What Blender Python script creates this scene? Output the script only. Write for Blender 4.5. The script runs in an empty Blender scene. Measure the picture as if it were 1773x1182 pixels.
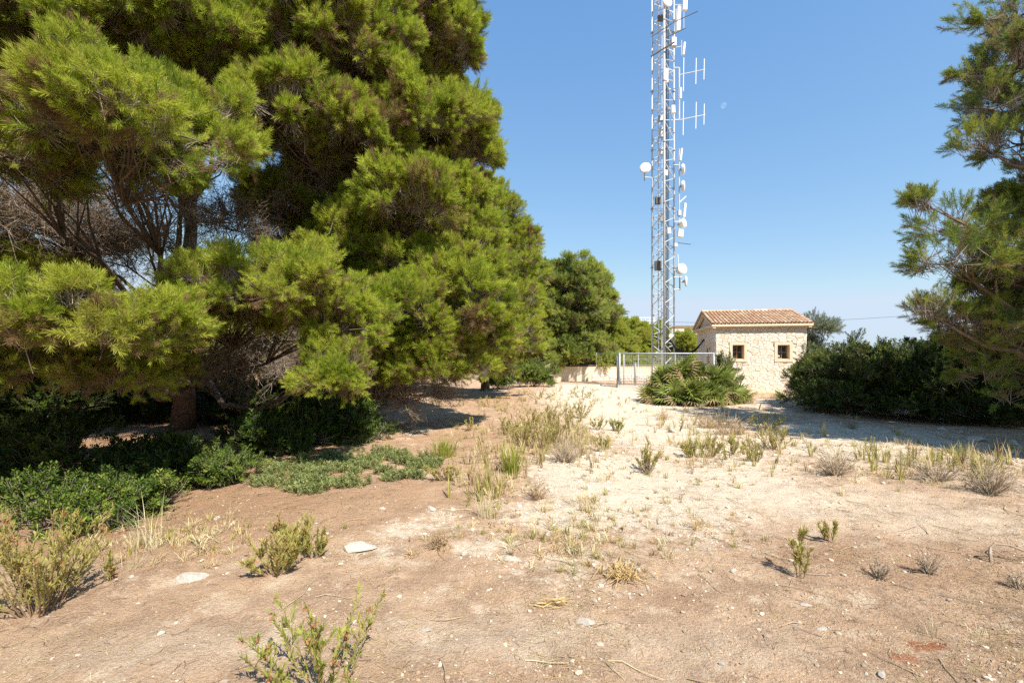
import bpy, math, random
import numpy as np
from mathutils import Vector, Matrix

random.seed(7)
rng = np.random.default_rng(7)
scene = bpy.context.scene
COL = scene.collection

# ------------------------------------------------------------------ camera, sky, sun, exposure
FOC, CX, HY, EYE = 800.0, 886.5, 620.0, 1.62          # focal length in photo pixels, principal column, horizon row, eye height
cam_d = bpy.data.cameras.new('camera')
cam = bpy.data.objects.new('camera', cam_d)
COL.objects.link(cam)
cam.location = (0, 0, EYE)
cam.rotation_euler = (math.radians(90), 0, 0)
cam_d.sensor_width = 36.0
cam_d.lens = FOC * 36.0 / 1773.0
cam_d.shift_y = (HY - 591.0) / 1773.0
cam_d.clip_start = 0.05
cam_d.clip_end = 3000
scene.camera = cam

EXPOSURE = 0.90
SUN_EL, SUN_AZ = math.radians(51), math.radians(148)   # azimuth clockwise from +Y
to_sun = Vector((math.sin(SUN_AZ) * math.cos(SUN_EL), math.cos(SUN_AZ) * math.cos(SUN_EL), math.sin(SUN_EL)))
world = bpy.data.worlds.new('World')
scene.world = world
world.use_nodes = True
wn = world.node_tree
sky = wn.nodes.new('ShaderNodeTexSky')
sky.sky_type = 'NISHITA'
sky.sun_disc = False
sky.sun_elevation = SUN_EL
sky.sun_rotation = SUN_AZ
sky.altitude = 0
sky.air_density = 1.3
sky.dust_density = 0.0
sky.ozone_density = 7.0
# one film-like tone curve for the whole dome: the photograph's sky is more even and bluer than the physical one
sep = wn.nodes.new('ShaderNodeSeparateColor'); com = wn.nodes.new('ShaderNodeCombineColor')
wn.links.new(sky.outputs[0], sep.inputs[0])
for ch, (g, k) in enumerate(((.884, 1.66), (.668, 1.31), (.432, 1.215))):
    pw = wn.nodes.new('ShaderNodeMath'); pw.operation = 'POWER'; pw.inputs[1].default_value = g
    ml_ = wn.nodes.new('ShaderNodeMath'); ml_.operation = 'MULTIPLY'; ml_.inputs[1].default_value = k * .1 ** g / (.15 * 2 ** EXPOSURE)
    wn.links.new(sep.outputs[ch], pw.inputs[0]); wn.links.new(pw.outputs[0], ml_.inputs[0]); 
    mn = wn.nodes.new('ShaderNodeMath'); mn.operation = 'MINIMUM'; mn.inputs[1].default_value = (.66, .79, .95)[ch] / (.15 * 2 ** EXPOSURE)
    wn.links.new(ml_.outputs[0], mn.inputs[0]); wn.links.new(mn.outputs[0], com.inputs[ch])
wn.links.new(com.outputs[0], wn.nodes['Background'].inputs[0])
wn.nodes['Background'].inputs[1].default_value = 0.15

sun_d = bpy.data.lights.new('sun', 'SUN')
sun_d.energy = 5.0
sun_d.angle = math.radians(0.5)
sun_d.color = (1.0, 0.93, 0.82)
sun = bpy.data.objects.new('sun', sun_d)
COL.objects.link(sun)
sun.location = (20, -30, 40)
sun.rotation_euler = (-to_sun).to_track_quat('-Z', 'Y').to_euler()

scene.view_settings.view_transform = 'Standard'
scene.view_settings.look = 'None'
scene.view_settings.exposure = EXPOSURE
scene.view_settings.gamma = 1.0
scene.view_settings.use_curve_mapping = False
scene.render.engine = 'CYCLES'
cy = scene.cycles
cy.max_bounces = 10
cy.diffuse_bounces = 5
cy.glossy_bounces = 2
cy.transmission_bounces = 6
cy.transparent_max_bounces = 8
cy.use_denoising = False
cy.caustics_reflective = False
cy.caustics_refractive = False

# ------------------------------------------------------------------ helpers
def smooth(a, b, x):
    t = np.clip((x - a) / (b - a), 0, 1)
    return t * t * (3 - 2 * t)

_lat = np.random.default_rng(3).random((256, 256))
def vnoise(x, y, s):
    x = np.asarray(x, float) / s + 71.3
    y = np.asarray(y, float) / s + 33.7
    xi, yi = np.floor(x).astype(int), np.floor(y).astype(int)
    fx, fy = x - xi, y - yi
    fx, fy = fx * fx * (3 - 2 * fx), fy * fy * (3 - 2 * fy)
    g = lambda a, b: _lat[a % 256, b % 256]
    return (g(xi, yi) * (1 - fx) + g(xi + 1, yi) * fx) * (1 - fy) + (g(xi, yi + 1) * (1 - fx) + g(xi + 1, yi + 1) * fx) * fy - 0.5

def bank(x, y):                       # >0 on the low overgrown ground left of the clearing
    return -x - 2.6 - 0.22 * (y - 6.0) + 0.25 * np.sin(y * 1.3)

def ground_z(x, y):
    x = np.asarray(x, float); y = np.asarray(y, float)
    z = 0.20 * np.exp(-((x - 5.6) / 3.2) ** 2 - ((y - 24.0) / 3.2) ** 2)
    z = z + 0.10 * vnoise(x, y, 4.0) * smooth(0, 6, np.hypot(x, y)) + 0.05 * vnoise(x, y, 1.3)
    z = z - 0.22 * smooth(0.3, 2.6, bank(x, y)) * smooth(3.0, 4.5, y)
    k = np.exp(-((x - 11.6) / 3.0) ** 2 - ((y - 23.5) / 3.5) ** 2)
    return z * (1 - k)

def P(px, py, d):                     # point at depth d seen at photo pixel (px, py)
    return Vector(((px - CX) * d / FOC, d, EYE - (py - HY) * d / FOC))

def G(px, py):                        # where the ground is seen at photo pixel (px, py)
    d = EYE * FOC / max(py - HY, 8)
    for _ in range(12):
        z = float(ground_z((px - CX) * d / FOC, d))
        d = 0.5 * d + 0.5 * (EYE - z) * FOC / max(py - HY, 8)
    x = (px - CX) * d / FOC
    return Vector((x, d, float(ground_z(x, d))))

class MB:
    def __init__(s):
        s.v, s.f, s.m = [], [], []
    def face(s, pts, m=0):
        n = len(s.v)
        s.v.extend([tuple(p) for p in pts])
        s.f.append(tuple(range(n, n + len(pts)))); s.m.append(m)
    def box(s, x0, x1, y0, y1, z0, z1, m=0, fr=None):
        n = len(s.v)
        for z in (z0, z1):
            for x, y in ((x0, y0), (x1, y0), (x1, y1), (x0, y1)):
                p = Vector((x, y, z))
                s.v.append(tuple(fr @ p) if fr is not None else tuple(p))
        for q in ((3, 2, 1, 0), (4, 5, 6, 7), (0, 1, 5, 4), (1, 2, 6, 5), (2, 3, 7, 6), (3, 0, 4, 7)):
            s.f.append(tuple(n + i for i in q)); s.m.append(m)
    def tube(s, pts, rad, seg=6, m=0, cap=True):
        pts = [Vector(p) for p in pts]
        if not hasattr(rad, '__len__'):
            rad = [rad] * len(pts)
        n0 = len(s.v)
        up = None
        for i, p in enumerate(pts):
            t = (pts[min(i + 1, len(pts) - 1)] - pts[max(i - 1, 0)])
            if t.length < 1e-9: t = Vector((0, 0, 1))
            t.normalize()
            if up is None:
                a = Vector((0, 0, 1)) if abs(t.z) < .9 else Vector((1, 0, 0))
                up = t.cross(a).normalized()
            else:
                up = (up - t * up.dot(t)).normalized()
            w = t.cross(up)
            for k in range(seg):
                a = 2 * math.pi * k / seg
                s.v.append(tuple(p + (up * math.cos(a) + w * math.sin(a)) * rad[i]))
        for i in range(len(pts) - 1):
            for k in range(seg):
                a, b = n0 + i * seg + k, n0 + i * seg + (k + 1) % seg
                s.f.append((a, b, b + seg, a + seg)); s.m.append(m)
        if cap:
            s.f.append(tuple(n0 + k for k in reversed(range(seg)))); s.m.append(m)
            e = n0 + (len(pts) - 1) * seg
            s.f.append(tuple(e + k for k in range(seg))); s.m.append(m)
    def leaf(s, base, d, side, L, W, m=0, fold=0.25):
        base = Vector(base); d = Vector(d).normalized()
        side = Vector(side) - d * Vector(side).dot(d)
        if side.length < 1e-6: side = d.orthogonal()
        side.normalize()
        n = d.cross(side)
        mid = base + d * L * 0.5
        k = len(s.v)
        s.v.extend([tuple(base), tuple(mid + side * W * .5 + n * W * fold), tuple(base + d * L), tuple(mid - side * W * .5 + n * W * fold)])
        s.f.extend([(k, k + 1, k + 2), (k, k + 2, k + 3)]); s.m.extend([m, m])
    def mesh(s, name, mats, smooth_shade=False):
        me = bpy.data.meshes.new(name)
        me.from_pydata(s.v, [], s.f)
        for mt in mats: me.materials.append(mt)
        me.polygons.foreach_set('material_index', s.m)
        if smooth_shade: me.polygons.foreach_set('use_smooth', [True] * len(s.f))
        me.update()
        return me
    def build(s, name, mats, parent=None, loc=None, sm=False):
        if not isinstance(mats, (list, tuple)): mats = [mats]
        return link(name, s.mesh(name, mats, sm), parent, loc)

def link(name, data, parent=None, loc=None):
    o = bpy.data.objects.new(name, data)
    COL.objects.link(o)
    if parent is not None: o.parent = parent
    if loc is not None: o.location = loc
    return o

def tag(o, label=None, cat=None, group=None, kind=None):
    if label: o['label'] = label
    if cat: o['category'] = cat
    if group: o['group'] = group
    if kind: o['kind'] = kind
    return o

def thing(name, label, cat, loc=(0, 0, 0), rz=0.0, group=None):
    o = link(name, None)
    o.location = loc
    o.rotation_euler = (0, 0, rz)
    return tag(o, label, cat, group)

# ------------------------------------------------------------------ materials
def new_mat(name):
    m = bpy.data.materials.new(name)
    m.use_nodes = True
    nt = m.node_tree
    return m, nt, nt.nodes['Principled BSDF']

def N(nt, t, **kw):
    n = nt.nodes.new(t)
    for k, v in kw.items(): setattr(n, k, v)
    return n

def ramp(nt, fac, stops):
    r = N(nt, 'ShaderNodeValToRGB')
    while len(r.color_ramp.elements) < len(stops): r.color_ramp.elements.new(0.5)
    for e, (p, c) in zip(r.color_ramp.elements, stops):
        e.position = p; e.color = (*c, 1)
    nt.links.new(fac, r.inputs[0])
    return r.outputs[0]

def noise(nt, scale, detail=4, rough=.6, coord='Object', lac=2.0):
    tc = N(nt, 'ShaderNodeTexCoord')
    n = N(nt, 'ShaderNodeTexNoise')
    n.inputs['Scale'].default_value = scale
    n.inputs['Detail'].default_value = detail
    n.inputs['Roughness'].default_value = rough
    nt.links.new(tc.outputs[coord], n.inputs['Vector'])
    return n.outputs[0]

def geo_noise(nt, scale, detail=3, rough=.6):
    g = N(nt, 'ShaderNodeNewGeometry')
    n = N(nt, 'ShaderNodeTexNoise')
    n.inputs['Scale'].default_value = scale
    n.inputs['Detail'].default_value = detail
    n.inputs['Roughness'].default_value = rough
    nt.links.new(g.outputs['Position'], n.inputs['Vector'])
    return n.outputs[0]

def bump(nt, bsdf, h, strength=.5, dist=.02):
    b = N(nt, 'ShaderNodeBump')
    b.inputs['Strength'].default_value = strength
    b.inputs['Distance'].default_value = dist
    nt.links.new(h, b.inputs['Height'])
    nt.links.new(b.outputs[0], bsdf.inputs['Normal'])

def plain(name, c1, c2, scale=6, rough=.8, metal=0., bmp=0., spec=.3):
    m, nt, b = new_mat(name)
    n = noise(nt, scale, 5)
    nt.links.new(ramp(nt, n, [(.3, c1), (.7, c2)]), b.inputs['Base Color'])
    b.inputs['Roughness'].default_value = rough
    b.inputs['Metallic'].default_value = metal
    b.inputs['Specular IOR Level'].default_value = spec
    if bmp: bump(nt, b, noise(nt, scale * 5, 5), bmp)
    return m

def leafy(name, stops, transl=.35, rough=.55, spec=.25, attr=None, nscale=1.2):
    """leaf material: colour ramp over a per-instance / per-place value; part of the light passes through"""
    m, nt, b = new_mat(name)
    if attr:
        a = N(nt, 'ShaderNodeAttribute', attribute_type='INSTANCER', attribute_name=attr)
        fac = a.outputs['Fac']
        nz = geo_noise(nt, nscale, 3)
        mt = N(nt, 'ShaderNodeMath', operation='MULTIPLY_ADD')
        nt.links.new(nz, mt.inputs[0]); mt.inputs[1].default_value = .30
        sub = N(nt, 'ShaderNodeMath', operation='SUBTRACT')
        nt.links.new(fac, sub.inputs[0]); sub.inputs[1].default_value = .15
        nt.links.new(sub.outputs[0], mt.inputs[2])
        fac = mt.outputs[0]
    else:
        fac = geo_noise(nt, nscale, 4)
    col = ramp(nt, fac, stops)
    nt.links.new(col, b.inputs['Base Color'])
    b.inputs['Roughness'].default_value = rough
    b.inputs['Specular IOR Level'].default_value = spec
    t = N(nt, 'ShaderNodeBsdfTranslucent')
    nt.links.new(col, t.inputs[0])
    mx = N(nt, 'ShaderNodeMixShader')
    mx.inputs[0].default_value = transl
    nt.links.new(b.outputs[0], mx.inputs[1]); nt.links.new(t.outputs[0], mx.inputs[2])
    nt.links.new(mx.outputs[0], nt.nodes['Material Output'].inputs[0])
    return m

M = {}
M['needle'] = leafy('pine_needles', [(0, (.12, .165, .022)), (.3, (.28, .355, .036)), (.55, (.46, .51, .062)), (.68, (.27, .23, .075)), (.8, (.25, .165, .08)), (1, (.30, .20, .11))], .45, .45, .2, 'tint', .9)
M['needle_far'] = leafy('distant_pine_needles', [(0, (.15, .20, .045)), (.35, (.33, .40, .085)), (.6, (.46, .50, .11)), (.8, (.25, .20, .10)), (1, (.25, .18, .11))], .42, .55, .2, 'tint', .6)
M['needle_shaded'] = leafy('shaded_pine_needles', [(0, (.085, .14, .028)), (.35, (.18, .25, .042)), (.62, (.30, .33, .05)), (.74, (.26, .21, .08)), (1, (.25, .17, .10))], .38, .5, .2, 'tint', 1.6)  # darker copy of the pine needles: right pine's shade put into the colour
M['twig'] = plain('twig_bark', (.16, .125, .10), (.30, .25, .21), 30, .9)
M['bark'] = plain('pine_bark', (.085, .06, .046), (.24, .165, .125), 9, .95, 0, .9)
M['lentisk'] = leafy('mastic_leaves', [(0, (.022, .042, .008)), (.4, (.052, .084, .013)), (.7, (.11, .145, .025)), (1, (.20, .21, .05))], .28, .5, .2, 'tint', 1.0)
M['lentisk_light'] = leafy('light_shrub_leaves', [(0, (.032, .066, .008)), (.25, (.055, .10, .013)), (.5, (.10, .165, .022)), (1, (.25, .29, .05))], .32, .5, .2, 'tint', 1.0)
M['olive'] = leafy('grey_green_leaves', [(0, (.09, .12, .07)), (.5, (.15, .19, .11)), (1, (.2, .22, .13))], .25, .5, .3, 'tint', 1.0)
M['palm'] = leafy('palm_leaf', [(.3, (.13, .185, .035)), (.5, (.24, .285, .06)), (.7, (.38, .37, .11))], .35, .45, .3, None, 1.1)
M['palm_dry'] = leafy('dry_palm_leaf', [(.3, (.28, .20, .10)), (.7, (.42, .33, .19))], .2, .8, .1, None, 2)
M['weed'] = leafy('weed_leaves', [(.3, (.28, .27, .06)), (.5, (.39, .36, .10)), (.7, (.48, .39, .17))], .35, .6, .2, None, 3)
M['weed_fresh'] = leafy('fresh_weed_leaves', [(.3, (.20, .25, .045)), (.55, (.32, .35, .07)), (.75, (.42, .36, .11))], .35, .55, .2, None, 4)
M['rush'] = leafy('yellow_green_shoots', [(.3, (.22, .26, .03)), (.7, (.34, .35, .06))], .35, .6, .2, None, 3)
M['stem'] = plain('weed_stem', (.19, .11, .07), (.27, .20, .11), 20, .8)
M['seed'] = plain('rusty_seed_heads', (.26, .10, .045), (.36, .17, .08), 20, .9)
M['greyweed'] = plain('dead_shrub_twigs', (.25, .195, .14), (.40, .32, .235), 12, .9)
M['brownweed'] = plain('withered_stems', (.28, .19, .11), (.42, .31, .19), 12, .9)
M['straw'] = leafy('dry_grass', [(.3, (.42, .31, .15)), (.5, (.54, .43, .24)), (.7, (.62, .53, .33))], .25, .8, .1, None, 3)
M['straw_pale'] = leafy('pale_dry_grass', [(.3, (.52, .45, .25)), (.7, (.66, .60, .40))], .25, .8, .1, None, 3)
M['straw_orange'] = leafy('golden_dry_leaves', [(.3, (.42, .27, .10)), (.5, (.52, .37, .17)), (.7, (.62, .50, .28))], .25, .8, .1, None, 14)
M['creeper'] = leafy('creeping_plant_leaves', [(0, (.12, .16, .05)), (.5, (.20, .245, .08)), (1, (.32, .34, .13))], .25, .6, .2, 'tint', 1.5)
M['stone_loose'] = plain('limestone', (.40, .35, .29), (.62, .57, .50), 14, .95, 0, .6)
M['pebble'] = leafy('pebble_stone', [(0, (.28, .21, .16)), (.45, (.53, .445, .35)), (1, (.72, .65, .55))], 0, .95, .1, 'tint', .8)
M['galv'] = plain('galvanised_steel', (.46, .485, .51), (.58, .605, .63), 3, .5, .15, 0, .5)
M['galv_fence'] = plain('galvanised_fence_tube', (.34, .36, .38), (.44, .46, .48), 3, .6, .1, 0, .3)
M['galv_dull'] = plain('weathered_galvanised_steel', (.30, .31, .33), (.42, .43, .45), 3, .6, .5, 0, .5)
M['dark_metal'] = plain('dark_weathered_metal', (.10, .09, .08), (.17, .15, .13), 5, .7, .2)
M['white_plastic'] = plain('white_radome', (.76, .76, .74), (.84, .84, .82), 2, .5)
M['black_cable'] = plain('black_cable_sheath', (.014, .014, .016), (.026, .026, .03), 6, .5)
M['concrete'] = plain('concrete', (.42, .40, .37), (.56, .53, .49), 4, .95, 0, .3)
M['cream'] = plain('cream_render', (.66, .53, .37), (.74, .61, .45), 5, .9, 0, .2)
M['plaster'] = plain('pale_yellow_plaster', (.66, .55, .40), (.74, .63, .48), 2, .95, 0, .15)
M['white_wall'] = plain('off_white_plaster', (.66, .60, .52), (.72, .66, .58), 1, .95)
M['mortar'] = plain('lime_mortar', (.60, .51, .41), (.72, .62, .50), 8, 1, 0, .4)
M['timber'] = plain('varnished_window_wood', (.30, .17, .075), (.40, .24, .11), 6, .5)
M['door'] = plain('red_brown_shutter', (.20, .09, .05), (.26, .12, .07), 6, .6)
M['terracotta_dark'] = plain('old_roof_coping', (.22, .14, .10), (.30, .20, .14), 4, .9)

def wallstone_mat():
    m, nt, b = new_mat('wall_limestone')
    oi = N(nt, 'ShaderNodeObjectInfo')
    n = noise(nt, 9, 5)
    mt = N(nt, 'ShaderNodeMath', operation='MULTIPLY_ADD')
    nt.links.new(n, mt.inputs[0]); mt.inputs[1].default_value = .5
    h = N(nt, 'ShaderNodeMath', operation='MULTIPLY')
    nt.links.new(oi.outputs['Random'], h.inputs[0]); h.inputs[1].default_value = .6
    nt.links.new(h.outputs[0], mt.inputs[2])
    c = ramp(nt, mt.outputs[0], [(.15, (.66, .585, .50)), (.45, (.75, .68, .59)), (.72, (.71, .62, .51)), (.90, (.66, .51, .35))])
    nt.links.new(c, b.inputs['Base Color'])
    b.inputs['Roughness'].default_value = .95
    b.inputs['Specular IOR Level'].default_value = .1
    bump(nt, b, noise(nt, 40, 5), .5, .01)
    return m
M['wallstone'] = wallstone_mat()

def tile_mat():
    m, nt, b = new_mat('roof_terracotta')
    oi = N(nt, 'ShaderNodeObjectInfo')
    n = noise(nt, 7, 4)
    mt = N(nt, 'ShaderNodeMath', operation='MULTIPLY_ADD')
    nt.links.new(n, mt.inputs[0]); mt.inputs[1].default_value = .4
    h = N(nt, 'ShaderNodeMath', operation='MULTIPLY')
    nt.links.new(oi.outputs['Random'], h.inputs[0]); h.inputs[1].default_value = .7
    nt.links.new(h.outputs[0], mt.inputs[2])
    c = ramp(nt, mt.outputs[0], [(.15, (.38, .23, .14)), (.45, (.47, .30, .19)), (.7, (.52, .37, .25)), (.9, (.58, .46, .33))])
    nt.links.new(c, b.inputs['Base Color'])
    b.inputs['Roughness'].default_value = .9
    b.inputs['Specular IOR Level'].default_value = .15
    return m
M['tile'] = tile_mat()

def glass_mat():
    m, nt, b = new_mat('window_glass')
    b.inputs['Base Color'].default_value = (.05, .055, .06, 1)
    b.inputs['Roughness'].default_value = .06
    b.inputs['Specular IOR Level'].default_value = .6
    return m
M['glass'] = glass_mat()

def ground_mat():
    m, nt, b = new_mat('dry_soil')
    def at(n):
        a = N(nt, 'ShaderNodeAttribute', attribute_name=n)
        return a.outputs['Fac']
    def mix(fac, a, c):
        x = N(nt, 'ShaderNodeMix', data_type='RGBA')
        nt.links.new(fac, x.inputs[0]); nt.links.new(a, x.inputs[6]); nt.links.new(c, x.inputs[7])
        return x.outputs[2]
    def mul(a, k):
        x = N(nt, 'ShaderNodeMath', operation='MULTIPLY')
        nt.links.new(a, x.inputs[0])
        if hasattr(k, 'is_linked') or not isinstance(k, (int, float)): nt.links.new(k, x.inputs[1])
        else: x.inputs[1].default_value = k
        return x.outputs[0]
    big = geo_noise(nt, .9, 5, .65)
    mid = geo_noise(nt, 7, 6, .7)
    fine = geo_noise(nt, 60, 6, .75)
    soil = ramp(nt, big, [(.30, (.36, .22, .14)), (.5, (.50, .335, .22)), (.68, (.64, .475, .33))])
    soil2 = ramp(nt, fine, [(.28, (.22, .14, .09)), (.5, (.48, .335, .22)), (.72, (.66, .52, .38))])
    base = N(nt, 'ShaderNodeMix', data_type='RGBA'); base.inputs[0].default_value = .5
    nt.links.new(soil, base.inputs[6]); nt.links.new(soil2, base.inputs[7])
    col = base.outputs[2]
    pat = geo_noise(nt, 2.3, 7, .72)
    col = mix(ramp(nt, pat, [(.46, (0, 0, 0)), (.56, (.9, .9, .9))]), col, ramp(nt, fine, [(.28, (.20, .13, .085)), (.5, (.38, .255, .17)), (.75, (.52, .38, .265))]))
    pat2 = geo_noise(nt, 3.1, 6, .7)
    col = mix(ramp(nt, pat2, [(.53, (0, 0, 0)), (.64, (.8, .8, .8))]), col, ramp(nt, fine, [(.3, (.50, .38, .26)), (.7, (.70, .57, .43))]))
    litter = ramp(nt, fine, [(.28, (.19, .11, .065)), (.5, (.37, .23, .14)), (.75, (.50, .335, .215))])
    col = mix(at('litter'), col, litter)
    # gravel: pale stones broken up by soil showing through
    gm = N(nt, 'ShaderNodeMath', operation='ADD')
    nt.links.new(at('gravel'), gm.inputs[0])
    s = N(nt, 'ShaderNodeMath', operation='SUBTRACT'); nt.links.new(mid, s.inputs[0]); s.inputs[1].default_value = .5
    nt.links.new(mul(s.outputs[0], 1.9), gm.inputs[1])
    gmask = ramp(nt, gm.outputs[0], [(.32, (0, 0, 0)), (.66, (1, 1, 1))])
    grav = ramp(nt, fine, [(.28, (.36, .27, .18)), (.48, (.60, .50, .385)), (.7, (.75, .67, .555))])
    col = mix(gmask, col, grav)
    sand = ramp(nt, fine, [(.25, (.46, .36, .26)), (.5, (.62, .51, .39)), (.75, (.70, .60, .48))])
    sm = ramp(nt, mid, [(.3, (.35, .35, .35)), (.6, (1, 1, 1))])
    col = mix(mul(at('sand'), sm), col, sand)
    red = ramp(nt, mid, [(.3, (.28, .085, .04)), (.7, (.40, .17, .09))])
    rm = N(nt, 'ShaderNodeMath', operation='MULTIPLY_ADD'); nt.links.new(s.outputs[0], rm.inputs[0]); rm.inputs[1].default_value = 1.6
    nt.links.new(at('red'), rm.inputs[2])
    col = mix(ramp(nt, rm.outputs[0], [(.35, (0, 0, 0)), (.65, (.85, .85, .85))]), col, red)
    nt.links.new(col, b.inputs['Base Color'])
    b.inputs['Roughness'].default_value = 1
    b.inputs['Specular IOR Level'].default_value = .05
    ad = N(nt, 'ShaderNodeMath', operation='MULTIPLY_ADD')
    nt.links.new(mid, ad.inputs[0]); ad.inputs[1].default_value = 1.6; nt.links.new(fine, ad.inputs[2])
    bump(nt, b, ad.outputs[0], .9, .03)
    return m
M['ground'] = ground_mat()

# ------------------------------------------------------------------ ground sheet
def axis(lo, hi, step, far, growth=1.16):
    a = list(np.arange(lo, hi + 1e-6, step))
    s, x = step, a[-1]
    while x < far[1]: s *= growth; x += s; a.append(x)
    s, x, b = step, a[0], []
    while x > far[0]: s *= growth; x -= s; b.append(x)
    return np.array(b[::-1] + a)
gx = axis(-6.5, 8.5, .055, (-700, 700))
gy = axis(1.9, 10.5, .05, (-60, 1500), 1.09)
X, Y = np.meshgrid(gx, gy)
near = smooth(26, 12, Y) * smooth(12, 8, np.abs(X))
far_flat = smooth(200, 60, np.hypot(X, Y))
Z = ground_z(X, Y) * far_flat + near * (.030 * vnoise(X, Y, .45) + .024 * vnoise(X, Y, .2) + .016 * vnoise(X, Y, .09))

def blob(px, py, rx, ry, amp=1.0):
    c = G(px, py)
    dx = rx * c.y / FOC
    a, bb = G(px, py - ry), G(px, py + ry)
    dy = max(abs(a.y - bb.y) * .5, .05)
    return (X - c.x) / dx, (Y - c.y) / dy, amp
def blobs(lst, soft=1.0):
    w = np.zeros_like(X)
    for b in lst:
        u, v, amp = blob(*b)
        w = np.maximum(w, amp * np.exp(-((u * u + v * v) ** 1.5) * soft))
    return w
gravel = blobs([(1080, 830, 180, 62, 1.0), (1000, 890, 150, 40, .75), (1130, 740, 150, 50, .82), (1050, 690, 140, 26, .85), (1250, 830, 150, 50, .75),
                (700, 915, 60, 22, .6), (840, 945, 90, 28, .5), (640, 955, 110, 30, .42), (1000, 980, 160, 45, .45), (1500, 760, 260, 45, .7), (1000, 668, 60, 8, .8), (720, 745, 30, 8, .8),
                (1180, 900, 120, 40, .6), (1300, 700, 160, 20, .5), (1400, 770, 150, 30, .65), (760, 900, 60, 25, .5), (335, 1000, 60, 12, .4)])
sand = blobs([(1420, 870, 230, 38, .85), (1650, 900, 160, 35, .75), (1250, 810, 140, 30, .8), (1480, 780, 160, 25, .6), (860, 1100, 240, 40, .55), (1150, 1120, 250, 45, .4), (300, 1120, 200, 45, .45), (1150, 720, 120, 30, .6), (1730, 840, 120, 30, .6)])
litter = np.maximum(smooth(-1.6, .2, bank(X, Y)) * smooth(3.0, 5.0, Y), blobs([(620, 850, 210, 35, .8), (860, 690, 90, 20, .7), (800, 760, 90, 40, .7), (560, 900, 160, 40, .55), (400, 950, 200, 40, .3), (1430, 960, 150, 25, .55), (1600, 985, 140, 30, .6), (1200, 1040, 60, 20, .35), (1700, 960, 90, 40, .5), (1690, 830, 120, 30, .45)]))
red = blobs([(1605, 1117, 42, 12, .95), (1575, 1138, 38, 14, .7), (1502, 1122, 22, 7, .5), (1530, 1108, 20, 6, .4), (370, 1150, 60, 10, .3)])
gravel *= (1 - .8 * smooth(-.8, .6, bank(X, Y)) * smooth(3.5, 5, Y))
Z += near * gravel * .014 * vnoise(X, Y, .07)
nx, ny = len(gx), len(gy)
ii = np.arange(nx * ny).reshape(ny, nx)
quads = np.stack([ii[:-1, :-1], ii[:-1, 1:], ii[1:, 1:], ii[1:, :-1]], -1).reshape(-1, 4)
me = bpy.data.meshes.new('ground')
me.vertices.add(nx * ny)
me.vertices.foreach_set('co', np.stack([X, Y, Z], -1).astype(np.float32).ravel())
me.loops.add(quads.size)
me.loops.foreach_set('vertex_index', quads.astype(np.int32).ravel())
me.polygons.add(len(quads))
me.polygons.foreach_set('loop_start', np.arange(0, quads.size, 4, dtype=np.int32))
me.polygons.foreach_set('loop_total', np.full(len(quads), 4, dtype=np.int32))
me.polygons.foreach_set('use_smooth', np.ones(len(quads), dtype=bool))
me.materials.append(M['ground'])
for nm, w in (('gravel', gravel), ('sand', sand), ('litter', litter), ('red', red)):
    me.attributes.new(nm, 'FLOAT', 'POINT').data.foreach_set('value', w.astype(np.float32).ravel())
me.update()
me.validate()
tag(link('ground', me), kind='structure')

def sample(field, x, y):
    i = np.clip(np.searchsorted(gx, x) - 1, 0, nx - 2)
    j = np.clip(np.searchsorted(gy, y) - 1, 0, ny - 2)
    fx = np.clip((x - gx[i]) / (gx[i + 1] - gx[i]), 0, 1); fy = np.clip((y - gy[j]) / (gy[j + 1] - gy[j]), 0, 1)
    return (field[j, i] * (1 - fx) + field[j, i + 1] * fx) * (1 - fy) + (field[j + 1, i] * (1 - fx) + field[j + 1, i + 1] * fx) * fy
def gz(x, y): return float(sample(Z, np.array([x]), np.array([y]))[0])
def GG(px, py):
    p = G(px, py)
    return Vector((p.x, p.y, gz(p.x, p.y)))

# ------------------------------------------------------------------ instanced leaf work (inside one part, kind = stuff)
def node_group(name, sources):
    ng = bpy.data.node_groups.new(name, 'GeometryNodeTree')
    ng.interface.new_socket('Geometry', in_out='INPUT', socket_type='NodeSocketGeometry')
    ng.interface.new_socket('Geometry', in_out='OUTPUT', socket_type='NodeSocketGeometry')
    gi = ng.nodes.new('NodeGroupInput'); go = ng.nodes.new('NodeGroupOutput')
    join = ng.nodes.new('GeometryNodeJoinGeometry')
    def attr(n, t):
        a = ng.nodes.new('GeometryNodeInputNamedAttribute'); a.data_type = t
        a.inputs['Name'].default_value = n
        return next(o for o in a.outputs if o.enabled and o.name == 'Attribute')
    rot, sc, var = attr('rot', 'FLOAT_VECTOR'), attr('scl', 'FLOAT'), attr('variant', 'INT')
    for k, src in enumerate(sources):
        oi = ng.nodes.new('GeometryNodeObjectInfo')
        oi.inputs['Object'].default_value = src
        oi.inputs['As Instance'].default_value = False
        cmp_ = ng.nodes.new('FunctionNodeCompare'); cmp_.data_type = 'INT'; cmp_.operation = 'EQUAL'
        ins = [s for s in cmp_.inputs if s.enabled]
        ng.links.new(var, ins[0]); ins[1].default_value = k
        ip = ng.nodes.new('GeometryNodeInstanceOnPoints')
        ng.links.new(gi.outputs[0], ip.inputs['Points'])
        ng.links.new(cmp_.outputs[0], ip.inputs['Selection'])
        ng.links.new(oi.outputs['Geometry'], ip.inputs['Instance'])
        ng.links.new(rot, ip.inputs['Rotation']); ng.links.new(sc, ip.inputs['Scale'])
        ng.links.new(ip.outputs[0], join.inputs[0])
    ng.links.new(join.outputs[0], go.inputs[0])
    return ng

def source(name, mb, mats):
    return bpy.data.objects.new(name, mb.mesh(name, mats))

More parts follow.
